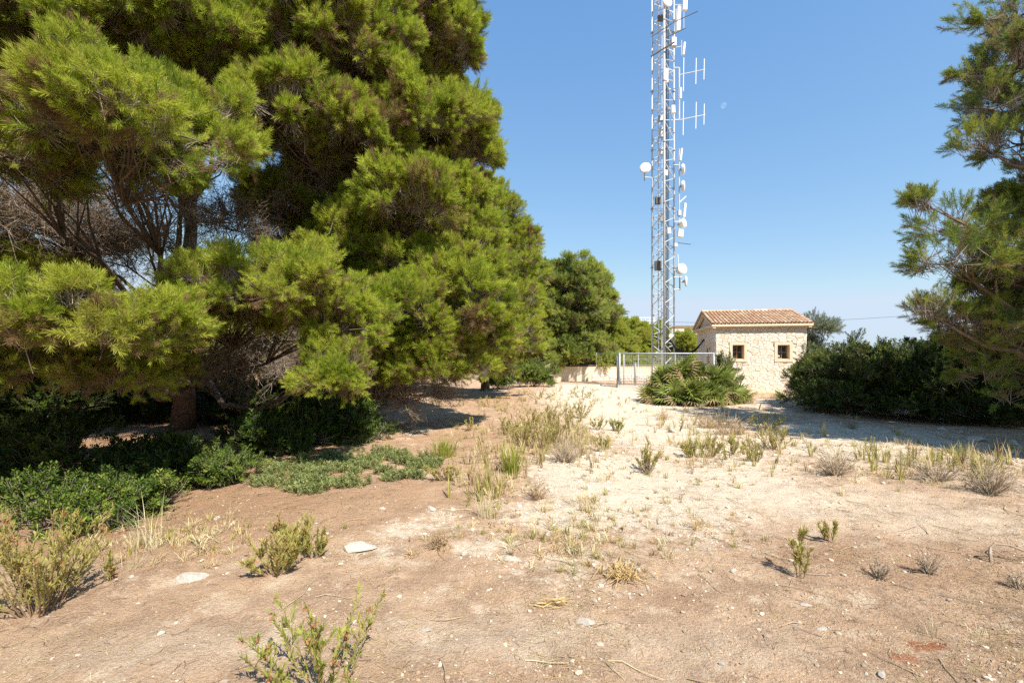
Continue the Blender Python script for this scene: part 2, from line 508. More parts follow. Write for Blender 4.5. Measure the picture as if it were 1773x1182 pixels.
def dir_to_euler(d, roll):
    d = d / np.maximum(np.linalg.norm(d, axis=1, keepdims=True), 1e-9)
    a = np.where(np.abs(d[:, 2:3]) < .95, np.array([[0, 0, 1.]]), np.array([[1., 0, 0]]))
    u = np.cross(a, d); u /= np.linalg.norm(u, axis=1, keepdims=True)
    w = np.cross(d, u)
    c, s = np.cos(roll)[:, None], np.sin(roll)[:, None]
    x, y = u * c + w * s, -u * s + w * c
    b = -np.arcsin(np.clip(x[:, 2], -1, 1))
    return np.stack([np.arctan2(y[:, 2], d[:, 2]), b, np.arctan2(x[:, 1], x[:, 0])], 1)

def scatter(name, pts, dirs, scl, tint, ng, nvar, parent=None, kind='stuff'):
    n = len(pts)
    me = bpy.data.meshes.new(name)
    me.vertices.add(n)
    me.vertices.foreach_set('co', np.asarray(pts, np.float32).ravel())
    rot = dir_to_euler(np.asarray(dirs, float), rng.random(n) * 6.283)
    me.attributes.new('rot', 'FLOAT_VECTOR', 'POINT').data.foreach_set('vector', rot.astype(np.float32).ravel())
    me.attributes.new('scl', 'FLOAT', 'POINT').data.foreach_set('value', np.broadcast_to(scl, n).astype(np.float32))
    me.attributes.new('tint', 'FLOAT', 'POINT').data.foreach_set('value', np.broadcast_to(tint, n).astype(np.float32))
    me.attributes.new('variant', 'INT', 'POINT').data.foreach_set('value', rng.integers(0, nvar, n).astype(np.int32))
    o = link(name, me, parent)
    md = o.modifiers.new('leaves', 'NODES')
    md.node_group = ng
    if kind: o['kind'] = kind
    return o

def rdir(r):
    a = r.random() * 6.283; z = r.uniform(-1, 1); s = math.sqrt(1 - z * z)
    return Vector((s * math.cos(a), s * math.sin(a), z))

# pine shoots: a twig with long thin needles fanning forward from it
def pine_shoot(seed, n=64, L=.17, nl=.09, w=.005):
    r = random.Random(seed); mb = MB()
    mb.tube([(0, 0, -.30), (r.uniform(-.01, .01), r.uniform(-.01, .01), -.05), (0, 0, L * .8)], [.0036, .003, .002], 3, 1, False)
    for i in range(n):
        t = (i + r.random()) / n
        z = -.04 + t * L
        a = i * 2.399 + r.uniform(-.3, .3)
        tilt = math.radians(62 - 42 * t + r.uniform(-12, 12))
        d = Vector((math.cos(a) * math.sin(tilt), math.sin(a) * math.sin(tilt), math.cos(tilt)))
        l = nl * r.uniform(.75, 1.2)
        s = d.orthogonal().normalized(); s = (Matrix.Rotation(r.random() * 3.14, 3, d) @ s) * w * .5
        b = Vector((0, 0, z)); tip = b + d * l + Vector((0, 0, r.uniform(-.012, .006)))
        m_ = b + d * l * .55
        mb.face([b - s * .6, m_ - s, tip, m_ + s, b + s * .6], 0)
    return mb
def pine_dead(seed):
    r = random.Random(seed); mb = MB()
    p = Vector((0, 0, -.3)); pts = [p.copy()]
    for i in range(5):
        p = p + Vector((r.uniform(-.05, .05), r.uniform(-.05, .05), .11)); pts.append(p.copy())
    mb.tube(pts, [.006, .005, .004, .0035, .003, .002], 3, 1, False)
    for i in range(7):
        b = pts[r.randint(1, 5)]
        d = (rdir(r) + Vector((0, 0, .4))).normalized()
        q = [b, b + d * .1 + rdir(r) * .02, b + d * .2 + rdir(r) * .05]
        mb.tube(q, [.003, .0025, .0015], 3, 1, False)
        for k in range(5):
            e = (d + rdir(r) * .9 + Vector((0, 0, -.5))).normalized(); s = e.orthogonal().normalized() * .002
            mb.face([q[2] - s, q[2] + s, q[2] + e * .075], 0)
    return mb
NG_PINE = node_group('pine_shoots', [source('pine_shoot', pine_shoot(k), [M['needle'], M['twig']]) for k in range(4)])
NG_SHADED = node_group('shaded_pine_shoots', [source('shaded_pine_shoot', pine_shoot(50 + k, 54, .16, .075, .0052), [M['needle_shaded'], M['twig']]) for k in range(4)])
NG_DEAD = node_group('bare_pine_twigs', [source('bare_pine_twig', pine_dead(k), [M['needle'], M['twig']]) for k in range(4)])
M['needle_young'] = leafy('young_pine_needles', [(0, (.26, .33, .05)), (.5, (.44, .49, .08)), (.75, (.48, .46, .10)), (1, (.32, .24, .12))], .45, .5, .2, 'tint', .8)
NG_YOUNG = node_group('young_pine_shoots', [source('young_pine_shoot', pine_shoot(30 + k, 40, .22, .11, .009), [M['needle_young'], M['twig']]) for k in range(3)])
NG_FAR = node_group('distant_pine_shoots', [source('distant_pine_shoot', pine_shoot(20 + k, 34, .20, .11, .010), [M['needle_far'], M['twig']]) for k in range(3)])

def leaf_spray(seed, n, L, ll, lw, m_leaf, pinnate=True):
    r = random.Random(seed); mb = MB()
    pts = [Vector((0, 0, -.12)), Vector((0, 0, L * .5)), Vector((r.uniform(-.03, .03), r.uniform(-.03, .03), L))]
    mb.tube(pts, [.004, .003, .0015], 3, 1, False)
    for i in range(n):
        t = (i + .5) / n
        b = Vector((0, 0, L * t))
        a = i * 2.399 + r.uniform(-.4, .4)
        tl = math.radians(75 - 40 * t + r.uniform(-15, 15))
        d = Vector((math.cos(a) * math.sin(tl), math.sin(a) * math.sin(tl), math.cos(tl)))
        sd = Vector((-math.sin(a), math.cos(a), r.uniform(-.4, .4)))
        mb.leaf(b + d * .008, d, sd, ll * r.uniform(.7, 1.2), lw * r.uniform(.8, 1.2), 0, r.uniform(.05, .3))
    return mb
NG_LENT = node_group('mastic_sprays', [source('mastic_spray', leaf_spray(k, 22, .18, .055, .026, 0), [M['lentisk'], M['twig']]) for k in range(3)])
NG_LIGHT = node_group('light_shrub_sprays', [source('light_shrub_spray', leaf_spray(40 + k, 20, .17, .05, .022, 0), [M['lentisk_light'], M['twig']]) for k in range(3)])
NG_OLIVE = node_group('grey_green_sprays', [source('grey_green_spray', leaf_spray(60 + k, 26, .3, .08, .02, 0), [M['olive'], M['twig']]) for k in range(3)])
NG_CREEP = node_group('creeping_sprays', [source('creeping_spray', leaf_spray(80 + k, 18, .09, .03, .017, 0), [M['creeper'], M['stem']]) for k in range(3)])

# ------------------------------------------------------------------ trees
def unit(v): return v / np.maximum(np.linalg.norm(v, axis=-1, keepdims=True), 1e-9)

def crown_points(pads, dens, clump_r, per, upb=.35, dead=False, sc=(.8, 1.25), rag=.15):
    """shoots gathered in clumps that cover each bough of the crown, all round it"""
    PT, DR, SC, TI, twigs = [], [], [], [], []
    for (c, rx, ry, rz) in pads:
        c = np.array(c); R = np.array([rx, ry, rz])
        area = 4 * math.pi * ((rx * ry) ** 1.6 / 3 + (rx * rz) ** 1.6 / 3 + (ry * rz) ** 1.6 / 3) ** (1 / 1.6)
        n = max(5, int(area * dens))
        d = unit(rng.normal(size=(n, 3)))
        d[:, 2] = np.where(d[:, 2] < -.35, -d[:, 2] * rng.random(n), d[:, 2])
        d = unit(d)
        rad = np.where(rng.random(n) < .8, rng.uniform(.78, 1.06, n), rng.uniform(.3, .78, n))
        rad *= 1 + rag * rng.normal(size=n).clip(-1.4, 1)
        q = c + d * R * rad[:, None]
        nd = unit(d / R)
        for k in range(n):
            cr = clump_r * rng.uniform(.5, 1.6)
            m = int(per * rng.uniform(.7, 1.3))
            e = unit(rng.normal(size=(m, 3)) + nd[k] * 1.0 + np.array([0, 0, upb]))
            p = q[k] + e * cr * rng.uniform(.35, 1.0, (m, 1)) * np.array([1, 1, .75])
            dr = unit(e * .8 + nd[k] * .5 + np.array([0, 0, upb]) + .35 * rng.normal(size=(m, 3)))
            low = np.clip(.5 - .5 * e[:, 2] + .3 * (1 - rad[k]), 0, 1)
            t = .42 + .11 * rng.normal(size=m) + .10 * rng.normal()
            br = rng.random(m) < (.05 + .30 * low ** 2.2)
            t = np.where(br, rng.uniform(.72, .95, m), np.clip(t, 0.08, .6))
            if rng.random() < .10: t = t + rng.uniform(.12, .30)
            if dead: t = rng.uniform(.7, 1, m)
            PT.append(p); DR.append(dr); SC.append(rng.uniform(sc[0], sc[1], m) * rng.uniform(.8, 1.25)); TI.append(t)
            twigs.append((c, q[k], rad[k]))
    if not PT:
        return None
    return np.concatenate(PT), np.concatenate(DR), np.concatenate(SC), np.concatenate(TI), twigs

def wob(a, b, n, amp, r, sag=0.0):
    a, b = Vector(a), Vector(b); L = (b - a).length
    out = []
    for i in range(n + 1):
        t = i / n
        p = a.lerp(b, t)
        if 0 < i < n: p = p + rdir(r) * amp * L
        p.z -= sag * L * math.sin(math.pi * t)
        out.append(p)
    return out

def pine(name, label, base, top, pads, group=None, trunk_r=.2, dens=4.4, clump=.30, per=56, dead_pads=(), ng=None, sc=(.85, 1.25), seed=1, lean=None, nlimb=None, twig_every=1, name_part='crown'):
    r = random.Random(seed)
    root = thing(name, label, 'tree', base, 0, group)
    b = Vector(base)
    loc = lambda p: Vector(p) - b
    H = top - b.z
    lean = Vector(lean) if lean else Vector((0, 0, 0))
    nseg = 9
    path = []
    for i in range(nseg + 1):
        t = i / nseg
        w = Vector((r.uniform(-1, 1), r.uniform(-1, 1), 0)) * .03 * H * (.2 + .4 * t) * (i > 0)
        path.append(b + Vector((0, 0, H * t - .12 * (i == 0))) + lean * t + w * .5)
    mb = MB()
    mb.tube(path, [trunk_r * (1.35 if i == 0 else 1) * (1 - .82 * i / nseg) for i in range(nseg + 1)], 12, 0)
    mb.v = [tuple(loc(p)) for p in mb.v]
    mb.build('trunk', M['bark'], root, sm=True)
    def on_trunk(z):
        t = min(max((z - b.z) / H, 0.05), .97) * nseg
        i = min(int(t), nseg - 1)
        return path[i].lerp(path[i + 1], t - i), trunk_r * (1 - .82 * t / nseg)
    nearp = [p for p in pads if (Vector(p[0]) - Vector((0, 0, EYE))).length < 6.6 and p[0].x > -1.2 * p[0].y and p[0].y > 2]
    midp = [p for p in pads if p not in nearp and math.hypot(p[0].x, p[0].y) < 9.2]
    farp = [p for p in pads if p not in nearp and p not in midp]
    got = None
    for pl, ks, kp, kd in ((nearp, .55, 1.15, 1.9), (midp, .72, 1.15, 1.45), (farp, 1.0, 1.0, 1.0)):
        if not pl: continue
        if ng is not None or name_part != 'crown': ks = kp = kd = 1.0
        g = crown_points(pl, dens * kd, clump * (.5 + .5 * ks), int(per * kp), sc=(sc[0] * ks, sc[1] * ks), rag=.28 if ng is NG_FAR else .15)
        got = g if got is None else tuple(np.concatenate([a_, b_]) for a_, b_ in zip(got[:4], g[:4])) + (got[4] + g[4],)
    def limbs(padlist, twigs, nm, thick):
        for k, (c, rx, ry, rz) in enumerate(padlist):
            c = Vector(c)
            hd = math.hypot(c.x - b.x, c.y - b.y)
            z0 = max(b.z + .25 * H * r.uniform(.5, .9) * .5 + .4, c.z - hd * r.uniform(.25, .6) - .1)
            z0 = min(z0, c.z + .3)
            a, ra = on_trunk(z0)
            m = MB()
            l0 = min(ra * .6, thick * r.uniform(.8, 1.2))
            pts = wob(a, c, 6, .035, r, .04)
            m.tube(pts, [l0 * (1 - .92 * i / 6) for i in range(7)], 7, 0)
            mine = [(q, rd) for (cc, q, rd) in twigs if (Vector(cc) - c).length < 1e-4][::twig_every]
            for q, rd in mine:
                s0 = pts[r.choice((4, 5, 6, 6))]
                e = wob(s0, q, 3, .07, r)
                m.tube(e, [l0 * .2 + .004, l0 * .14 + .003, .005, .003], 4, 0, False)
            m.v = [tuple(loc(p)) for p in m.v]
            m.build(nm, M['bark'], root)
    if got:
        PT, DR, SC, TI, tw = got
        limbs(pads, tw, 'limb', .09)
        scatter(name_part, PT - np.array(b), DR, SC, TI, ng or NG_PINE, 4 if ng in (None, NG_SHADED) else 3, root)
    if dead_pads:
        PT, DR, SC, TI, tw = crown_points(dead_pads, dens * .9, clump, per * .22, upb=-.1, dead=True, sc=(.8, 1.5))
        limbs(dead_pads, tw, 'bare_limb', .05)
        scatter('bare_twigs', PT - np.array(b), DR, SC, TI, NG_DEAD, 4, root)
    return root

def pad(px, py, rx, ry, d, dr=None):
    c = P(px, py, d)
    a, z = rx * d / FOC, ry * d / FOC
    return (c, a, dr if dr else .5 * (a + z) * 1.05, z)

# the two big pines on the left
bA = GG(316, 742)
pine('pine_tree', 'big Aleppo pine at left whose dark trunk shows below its low spreading boughs', bA, 11.5,
     [pad(235, 232, 160, 84, 5.4), pad(140, 570, 165, 64, 5.3), pad(-40, 565, 130, 66, 5.1), pad(10, 270, 100, 82, 5.7), pad(80, 80, 170, 70, 9.0), pad(325, 70, 120, 75, 9.2), pad(-60, 60, 140, 90, 8.6),
      pad(395, 130, 60, 90, 9.8), pad(265, 600, 80, 45, 6.6), pad(240, 20, 150, 70, 10), pad(470, 510, 125, 66, 7.0), pad(585, 655, 60, 36, 6.8), pad(555, 560, 80, 72, 7.5), pad(395, 545, 80, 45, 7.6), pad(330, 250, 80, 70, 8.4),
      pad(100, -120, 260, 110, 9.6), pad(440, 60, 70, 90, 11.5), pad(450, 200, 60, 70, 12), pad(200, 120, 130, 60, 9.4), pad(20, 170, 110, 60, 10.5), pad(330, 190, 110, 80, 10.5), pad(40, 490, 120, 36, 9.5), pad(340, 505, 50, 24, 8.6), pad(380, -100, 180, 100, 10.5), pad(60, 628, 110, 34, 5.6), pad(270, 640, 70, 26, 6.6), pad(180, 650, 80, 24, 6.0)],
     trunk_r=.23, sc=(.95, 1.4), dead_pads=[pad(70, 405, 120, 55, 9.0), pad(200, 440, 70, 40, 10), pad(410, 400, 50, 60, 10.5), pad(300, 440, 26, 36, 9.3), pad(20, 350, 90, 50, 8.5), pad(430, 630, 60, 40, 8.6), pad(220, 345, 70, 28, 8.4)], seed=11, lean=(.2, .3, 0))
bB = GG(600, 724)
pine('pine_tree', 'tall pine just right of the pine with the visible trunk, bright boughs reaching the ground', bB, 13.5,
     [pad(545, 80, 115, 105, 10.2), pad(515, 225, 82, 85, 9.8), pad(620, 245, 65, 70, 10.3), pad(640, 110, 75, 100, 10.8), pad(710, 60, 80, 100, 12), pad(775, 85, 46, 85, 12.5), pad(735, 215, 70, 60, 11), pad(800, 230, 46, 60, 12),
      pad(832, 265, 24, 42, 12), pad(715, 365, 75, 62, 10), pad(665, 555, 105, 75, 9.6), pad(790, 530, 78, 85, 10.5), pad(735, 640, 90, 50, 10.3), pad(500, 370, 70, 55, 11.5), pad(600, 440, 70, 50, 11), pad(790, 400, 60, 70, 12),
      pad(640, 395, 70, 45, 11), pad(560, -90, 200, 90, 11.5), pad(600, 330, 90, 60, 12.5), pad(560, 440, 80, 60, 12.5), pad(700, 300, 80, 60, 13), pad(700, 150, 90, 80, 13.5), pad(590, 180, 80, 70, 12.5), pad(760, 590, 70, 50, 10.6), pad(740, -80, 110, 110, 12.8), pad(640, 620, 80, 55, 10.2), pad(830, 590, 45, 60, 11), pad(700, 480, 75, 50, 10.8), pad(770, 330, 60, 50, 11.6), pad(820, 470, 50, 55, 11.4)],
     trunk_r=.22, sc=(.95, 1.4), dead_pads=[pad(560, 330, 70, 45, 11.5), pad(600, 640, 110, 50, 10.8), pad(690, 690, 90, 30, 11)], seed=12)
bC = GG(840, 676)
pine('pine_tree', 'mid-height dark pine standing behind the tall bright pine, against the sky', bC, 9.6,
     [pad(845, 380, 50, 55, 19), pad(815, 345, 45, 40, 19), pad(898, 425, 30, 45, 19.5), pad(875, 460, 55, 60, 19), pad(855, 540, 60, 60, 18.5), pad(900, 510, 35, 45, 19.5), pad(890, 590, 40, 40, 18.5), pad(820, 430, 60, 60, 20), pad(830, 600, 60, 45, 19), pad(790, 480, 70, 80, 21), pad(850, 640, 50, 25, 18.5)],
     trunk_r=.18, dens=2.6, clump=.36, per=24, sc=(1.1, 1.6), seed=13)
# pines behind the low wall
gD = 'pines beyond the low plaster wall'
pine('pine_tree', 'rounded dark green pine rising behind the left end of the low wall', (5.0, 36, 0), 8.6,
     [pad(955, 500, 40, 40, 35), pad(1000, 485, 46, 32, 35.5), pad(1036, 520, 24, 34, 36), pad(980, 535, 46, 40, 34.5), pad(1018, 560, 36, 34, 35), pad(960, 570, 40, 35, 34.5), pad(1046, 550, 18, 30, 36), pad(990, 600, 50, 26, 34.5), pad(1010, 625, 55, 20, 34), pad(950, 620, 50, 28, 34)],
     group=gD, trunk_r=.2, dens=2.2, clump=.45, per=52, ng=NG_FAR, sc=(1.2, 1.9), seed=14)
pine('pine_tree', 'slender light green pine between the dark pine crowns left of the wall', (1.4, 35, 0), 7.6,
     [pad(930, 500, 24, 40, 35), pad(935, 555, 34, 36, 34.5), pad(915, 600, 40, 34, 34), pad(950, 600, 30, 26, 34.5), pad(900, 560, 30, 40, 35), pad(885, 615, 34, 34, 34)],
     trunk_r=.13, dens=2.6, clump=.4, per=50, ng=NG_YOUNG, sc=(1.1, 1.6), seed=15)
for (px, d, top, wpx, lab, sd) in ((1064, 36.5, 556, 30, 'light green young pine next to the dark rounded pine, above the low wall', 21), (1104, 37.5, 562, 26, 'light green young pine just left of the lattice mast', 22),
                                   (1030, 35.2, 592, 26, 'lowest young pine, in front of the dark rounded pine behind the low wall', 23), (1186, 37, 578, 14, 'small young pine between the lattice mast and the stone house', 24), (1135, 38, 566, 20, 'young pine directly behind the lattice mast', 25)):
    hgt = 655 - top
    pads = [pad(px + random.uniform(-.3, .3) * wpx, top + hgt * f, wpx * w_, hgt * .18, d) for f, w_ in ((.12, .6), (.28, 1.0), (.46, 1.3), (.62, 1.5), (.8, 1.5))]
    x0 = (px - CX) * d / FOC
    pine('young_pine', lab, (x0, d, float(ground_z(x0, d))), EYE - (top - HY) * d / FOC, pads, group=gD, trunk_r=.08, dens=3.0, clump=.36, per=48, ng=NG_YOUNG, sc=(1.1, 1.7), seed=sd)
# wood behind the left pines
for i, (px, d, top, w, lab) in enumerate(((-60, 17, 470, 190, 'dark pine at the left edge in the shade behind the big pine'), (110, 22, 470, 120, 'dark pine in the wood behind, left of the trunk of the big pine'),
                                          (330, 24, 520, 130, 'dark pine in the wood directly behind the trunk of the big pine'), (490, 21, 500, 120, 'dark pine in the wood behind, between the two big pines'), (640, 25, 440, 140, 'dark pine hidden in the wood behind the tall bright pine'))):
    x0 = (px - CX) * d / FOC
    pads = [pad(px + random.uniform(-.6, .6) * w, random.uniform(top + 40, 650), w * random.uniform(.4, .6), random.uniform(35, 50), d + random.uniform(-1.5, 1.5)) for _ in range(9)]
    pine('pine_tree', lab, (x0, d, float(ground_z(x0, d))), EYE - (top - HY) * d / FOC, pads, group='pines in the wood behind', trunk_r=.16, dens=2.0, clump=.42, per=24, ng=NG_FAR, sc=(1.2, 1.8), seed=30 + i, twig_every=2)
# the far wood that closes the view behind the pines
fw_p, fw_d, fw_t = [], [], []
for k in range(60):
    x0 = rng.uniform(-95, 4); y0 = rng.uniform(48, 75); hh = rng.uniform(4, 7.5)
    m = 130
    e = unit(rng.normal(size=(m, 3)) + np.array([0, 0, .3]))
    fw_p.append(np.array([x0, y0, hh * .5]) + e * np.array([2.6, 2.4, hh * .5]) * rng.uniform(.5, 1, (m, 1))); fw_d.append(e); fw_t.append(np.clip(.35 + .12 * rng.normal(size=m), 0, .6))
tag(scatter('far_wood', np.concatenate(fw_p), np.concatenate(fw_d), rng.uniform(4, 7, 60 * 130), np.concatenate(fw_t), NG_FAR, 3), 'far pine wood closing the view behind the left trees', 'wood')
# pines at the right
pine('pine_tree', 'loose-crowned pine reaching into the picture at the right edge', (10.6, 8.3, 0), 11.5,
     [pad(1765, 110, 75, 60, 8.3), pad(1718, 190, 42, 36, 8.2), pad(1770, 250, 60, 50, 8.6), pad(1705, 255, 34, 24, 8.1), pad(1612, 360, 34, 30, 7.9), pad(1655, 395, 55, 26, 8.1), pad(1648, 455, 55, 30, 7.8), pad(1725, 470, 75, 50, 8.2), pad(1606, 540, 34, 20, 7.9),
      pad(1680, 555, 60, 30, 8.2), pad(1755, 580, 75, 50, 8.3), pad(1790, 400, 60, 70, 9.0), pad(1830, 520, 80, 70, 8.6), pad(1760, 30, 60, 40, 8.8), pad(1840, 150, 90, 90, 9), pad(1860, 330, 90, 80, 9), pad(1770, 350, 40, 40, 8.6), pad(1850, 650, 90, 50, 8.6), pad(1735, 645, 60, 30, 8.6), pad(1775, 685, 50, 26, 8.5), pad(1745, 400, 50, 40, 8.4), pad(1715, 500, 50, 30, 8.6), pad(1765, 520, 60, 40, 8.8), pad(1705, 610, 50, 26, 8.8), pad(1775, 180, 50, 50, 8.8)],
     trunk_r=.2, dens=3.3, clump=.27, per=22, ng=NG_SHADED, seed=41)
def plain_pads(x, y, z0, z1, R, n, sd):
    r = random.Random(sd); out = []
    for k in range(n):
        t = k / (n - 1); a = k * 2.4; q = R * (1 - .55 * t) * r.uniform(.35, .75)
        out.append((Vector((x + math.cos(a) * q, y + math.sin(a) * q, z0 + (z1 - z0) * t)), R * .5, R * .5, R * .34))
    return out
pine('pine_tree', 'pine just outside the picture on the right that shades the dark bushes', (12.2, 5.6, 0), 11, plain_pads(12.2, 5.6, 3.0, 10, 2.7, 11, 1), trunk_r=.2, dens=2.4, clump=.34, per=20, sc=(1.1, 1.6), seed=42, twig_every=3)
pine('pine_tree', 'pine just outside the picture on the far right behind the dark bushes', (16.5, 10.5, 0), 11, plain_pads(16.5, 10.5, 2.5, 10, 3.0, 11, 2), trunk_r=.2, dens=2.4, clump=.34, per=20, sc=(1.1, 1.6), seed=43, twig_every=3)
pine('pine_tree', 'pine just outside the picture on the left that shades the low shrubs', (-8.2, 2.2, 0), 10, plain_pads(-8.4, 2.4, 3.4, 9, 2.9, 15, 3), trunk_r=.2, dens=3.0, clump=.34, per=26, sc=(1.1, 1.6), seed=44, twig_every=3)

pine('pine_tree', 'pine just outside the picture on the right, nearest to the camera', (14.2, 2.2, 0), 12, plain_pads(14.0, 2.4, 3.5, 11, 2.7, 12, 4), trunk_r=.2, dens=2.4, clump=.34, per=22, sc=(1.1, 1.6), seed=45, twig_every=3)
for k, (x0, y0, lab) in enumerate(((-14.0, 6.5, 'pine of the wood just outside the left edge, beside the lowest bough'), (-16.5, 12.5, 'pine of the wood outside the left edge, behind the low shrubs'), (-10.5, .5, 'pine of the wood outside the left edge, nearest to the camera'))):
    pine('pine_tree', lab, (x0, y0, 0), 11, plain_pads(x0, y0, 2.2, 10, 3.2, 13, 10 + k), trunk_r=.2, dens=2.4, clump=.36, per=26, sc=(1.1, 1.6), seed=50 + k, twig_every=3)
# ------------------------------------------------------------------ shrubs
def shrub(name, label, px, base_py, w, h, ng, group=None, dens=9, per=16, clump=.2, d=None, sc=(.9, 1.3), tint=.45, seed=1, depth=None, lumps=5, up=.5, cat='shrub', sprigs=16):
    r = random.Random(seed)
    b = GG(px, base_py)
    if d:
        b = Vector(((px - CX) * d / FOC, d, float(ground_z((px - CX) * d / FOC, d))))
    W, H = w * b.y / FOC, h * b.y / FOC
    D = depth if depth else W * .7
    root = thing(name, label, cat, b, 0, group)
    pads = []
    for k in range(lumps):
        a = r.random() * 6.283
        o = Vector((math.cos(a) * W * .26 * r.random() ** .5 + (k / max(lumps - 1, 1) - .5) * W * .5, math.sin(a) * D * .28, H * r.uniform(.34, .66)))
        pads.append((o, W * r.uniform(.2, .3), D * r.uniform(.26, .36), H * r.uniform(.30, .42)))
    pads.append((Vector((0, 0, H * .3)), W * .46, D * .45, H * .34))
    for k in range(3 if lumps >= 5 else 0):
        pads.append((Vector(((k - 1) * W * .3, -D * .22, H * .14)), W * .2, D * .22, H * .16))
    PT, DR, SC, TI, tw = crown_points(pads, dens, clump, per, up, sc=sc, rag=.42)
    for i in range(sprigs):                       # longer shoots standing out of the crown
        pd = pads[r.randrange(len(pads) - 1)]
        q = np.array(pd[0]) + np.array([r.uniform(-.9, .9) * pd[1], r.uniform(-.9, .9) * pd[2], pd[3] * .75])
        L = H * r.uniform(.12, .32); lean = np.array([r.uniform(-.35, .35), r.uniform(-.35, .35), 1.0]); m = int(10 + L * 30)
        t = rng.random(m)[:, None]
        PT = np.concatenate([PT, q + lean * L * t + .05 * rng.normal(size=(m, 3))]); DR = np.concatenate([DR, lean + .6 * rng.normal(size=(m, 3))]); SC = np.concatenate([SC, rng.uniform(sc[0], sc[1], m) * .9]); TI = np.concatenate([TI, np.zeros(m)])
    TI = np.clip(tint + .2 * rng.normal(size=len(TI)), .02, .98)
    k = PT[:, 2] > .01
    m = MB()
    for i in range(9):
        c = pads[i % len(pads)][0]
        e = wob((r.uniform(-.12, .12) * W, r.uniform(-.12, .12) * D, -.05), c + Vector((r.uniform(-.2, .2) * W, r.uniform(-.2, .2) * D, r.uniform(0, .3) * H)), 4, .06, r)
        m.tube(e, [.02, .016, .012, .008, .004], 5, 0, False)
    for (cc, q, rd) in tw[::3]:
        m.tube(wob(Vector(cc) * .6, q, 2, .08, r), [.008, .006, .003], 3, 0, False)
    m.build('stem', M['twig'], root)
    scatter('foliage', PT[k], DR[k], SC[k], TI[k], ng, 3, root)
    return root
gR = 'dark bushes along the right side'  # higher leaf tint on the sunlit bushes puts sunlight into their colour
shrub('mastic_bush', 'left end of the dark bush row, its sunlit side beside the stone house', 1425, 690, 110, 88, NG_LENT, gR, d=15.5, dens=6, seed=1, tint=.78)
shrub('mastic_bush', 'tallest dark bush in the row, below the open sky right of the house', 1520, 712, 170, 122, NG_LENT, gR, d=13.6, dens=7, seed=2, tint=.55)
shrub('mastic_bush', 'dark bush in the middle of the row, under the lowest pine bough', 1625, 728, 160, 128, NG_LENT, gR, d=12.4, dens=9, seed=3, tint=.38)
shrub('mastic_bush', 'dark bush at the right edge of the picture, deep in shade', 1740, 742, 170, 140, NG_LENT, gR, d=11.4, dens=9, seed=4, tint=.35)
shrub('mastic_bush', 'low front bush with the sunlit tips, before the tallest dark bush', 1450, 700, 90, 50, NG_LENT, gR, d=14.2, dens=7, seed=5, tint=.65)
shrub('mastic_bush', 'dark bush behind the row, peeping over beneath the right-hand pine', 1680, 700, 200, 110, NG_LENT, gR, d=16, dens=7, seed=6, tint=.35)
shrub('green_bush', 'light green bush between the stone house and the dark bush row', 1425, 672, 60, 70, NG_LIGHT, d=21, dens=7, clump=.24, seed=7, tint=.5)
shrub('laurel_bush', 'leafy green bush growing against the stone house below its left window', 1256, 684, 36, 66, NG_LIGHT, d=20.6, dens=8, clump=.16, per=8, seed=8, tint=.5, sc=(.8, 1.1), up=1.0)
shrub('round_bush', 'round bright green bush at the foot of the pines, far end of the clearing', 866, 657, 44, 46, NG_LIGHT, d=24, dens=8, clump=.22, seed=9, tint=.45)
shrub('round_bush', 'dull green low bush right of the round bright green one', 925, 656, 60, 40, NG_LIGHT, d=26, dens=6, clump=.25, seed=10, tint=.7)
gL = 'shrubs in the shade of the left pines'  # leaf tint lowered in shade, raised at the sunlit edge: light in the colour
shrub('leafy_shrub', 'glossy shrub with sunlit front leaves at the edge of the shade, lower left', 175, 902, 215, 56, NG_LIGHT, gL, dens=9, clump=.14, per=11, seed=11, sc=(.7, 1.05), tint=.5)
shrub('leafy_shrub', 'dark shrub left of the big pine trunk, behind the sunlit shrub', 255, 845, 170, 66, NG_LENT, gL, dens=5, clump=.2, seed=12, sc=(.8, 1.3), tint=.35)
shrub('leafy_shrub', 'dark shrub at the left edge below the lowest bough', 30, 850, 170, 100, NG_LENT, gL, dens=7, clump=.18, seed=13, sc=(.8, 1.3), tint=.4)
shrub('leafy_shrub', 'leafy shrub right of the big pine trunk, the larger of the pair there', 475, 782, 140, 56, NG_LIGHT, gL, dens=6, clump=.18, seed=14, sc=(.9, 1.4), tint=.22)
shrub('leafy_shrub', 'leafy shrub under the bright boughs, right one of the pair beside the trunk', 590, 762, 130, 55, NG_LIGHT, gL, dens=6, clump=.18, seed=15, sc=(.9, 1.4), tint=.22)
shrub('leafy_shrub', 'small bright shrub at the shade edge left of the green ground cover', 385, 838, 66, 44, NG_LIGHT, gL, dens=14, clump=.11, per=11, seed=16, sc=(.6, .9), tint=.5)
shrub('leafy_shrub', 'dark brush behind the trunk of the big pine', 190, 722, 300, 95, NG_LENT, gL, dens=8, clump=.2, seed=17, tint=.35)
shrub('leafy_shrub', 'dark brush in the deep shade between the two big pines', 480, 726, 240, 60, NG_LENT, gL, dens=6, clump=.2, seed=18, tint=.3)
shrub('leafy_shrub', 'dark brush far left at the back of the shade', -40, 770, 220, 150, NG_LENT, gL, dens=8, clump=.2, seed=19, tint=.35)

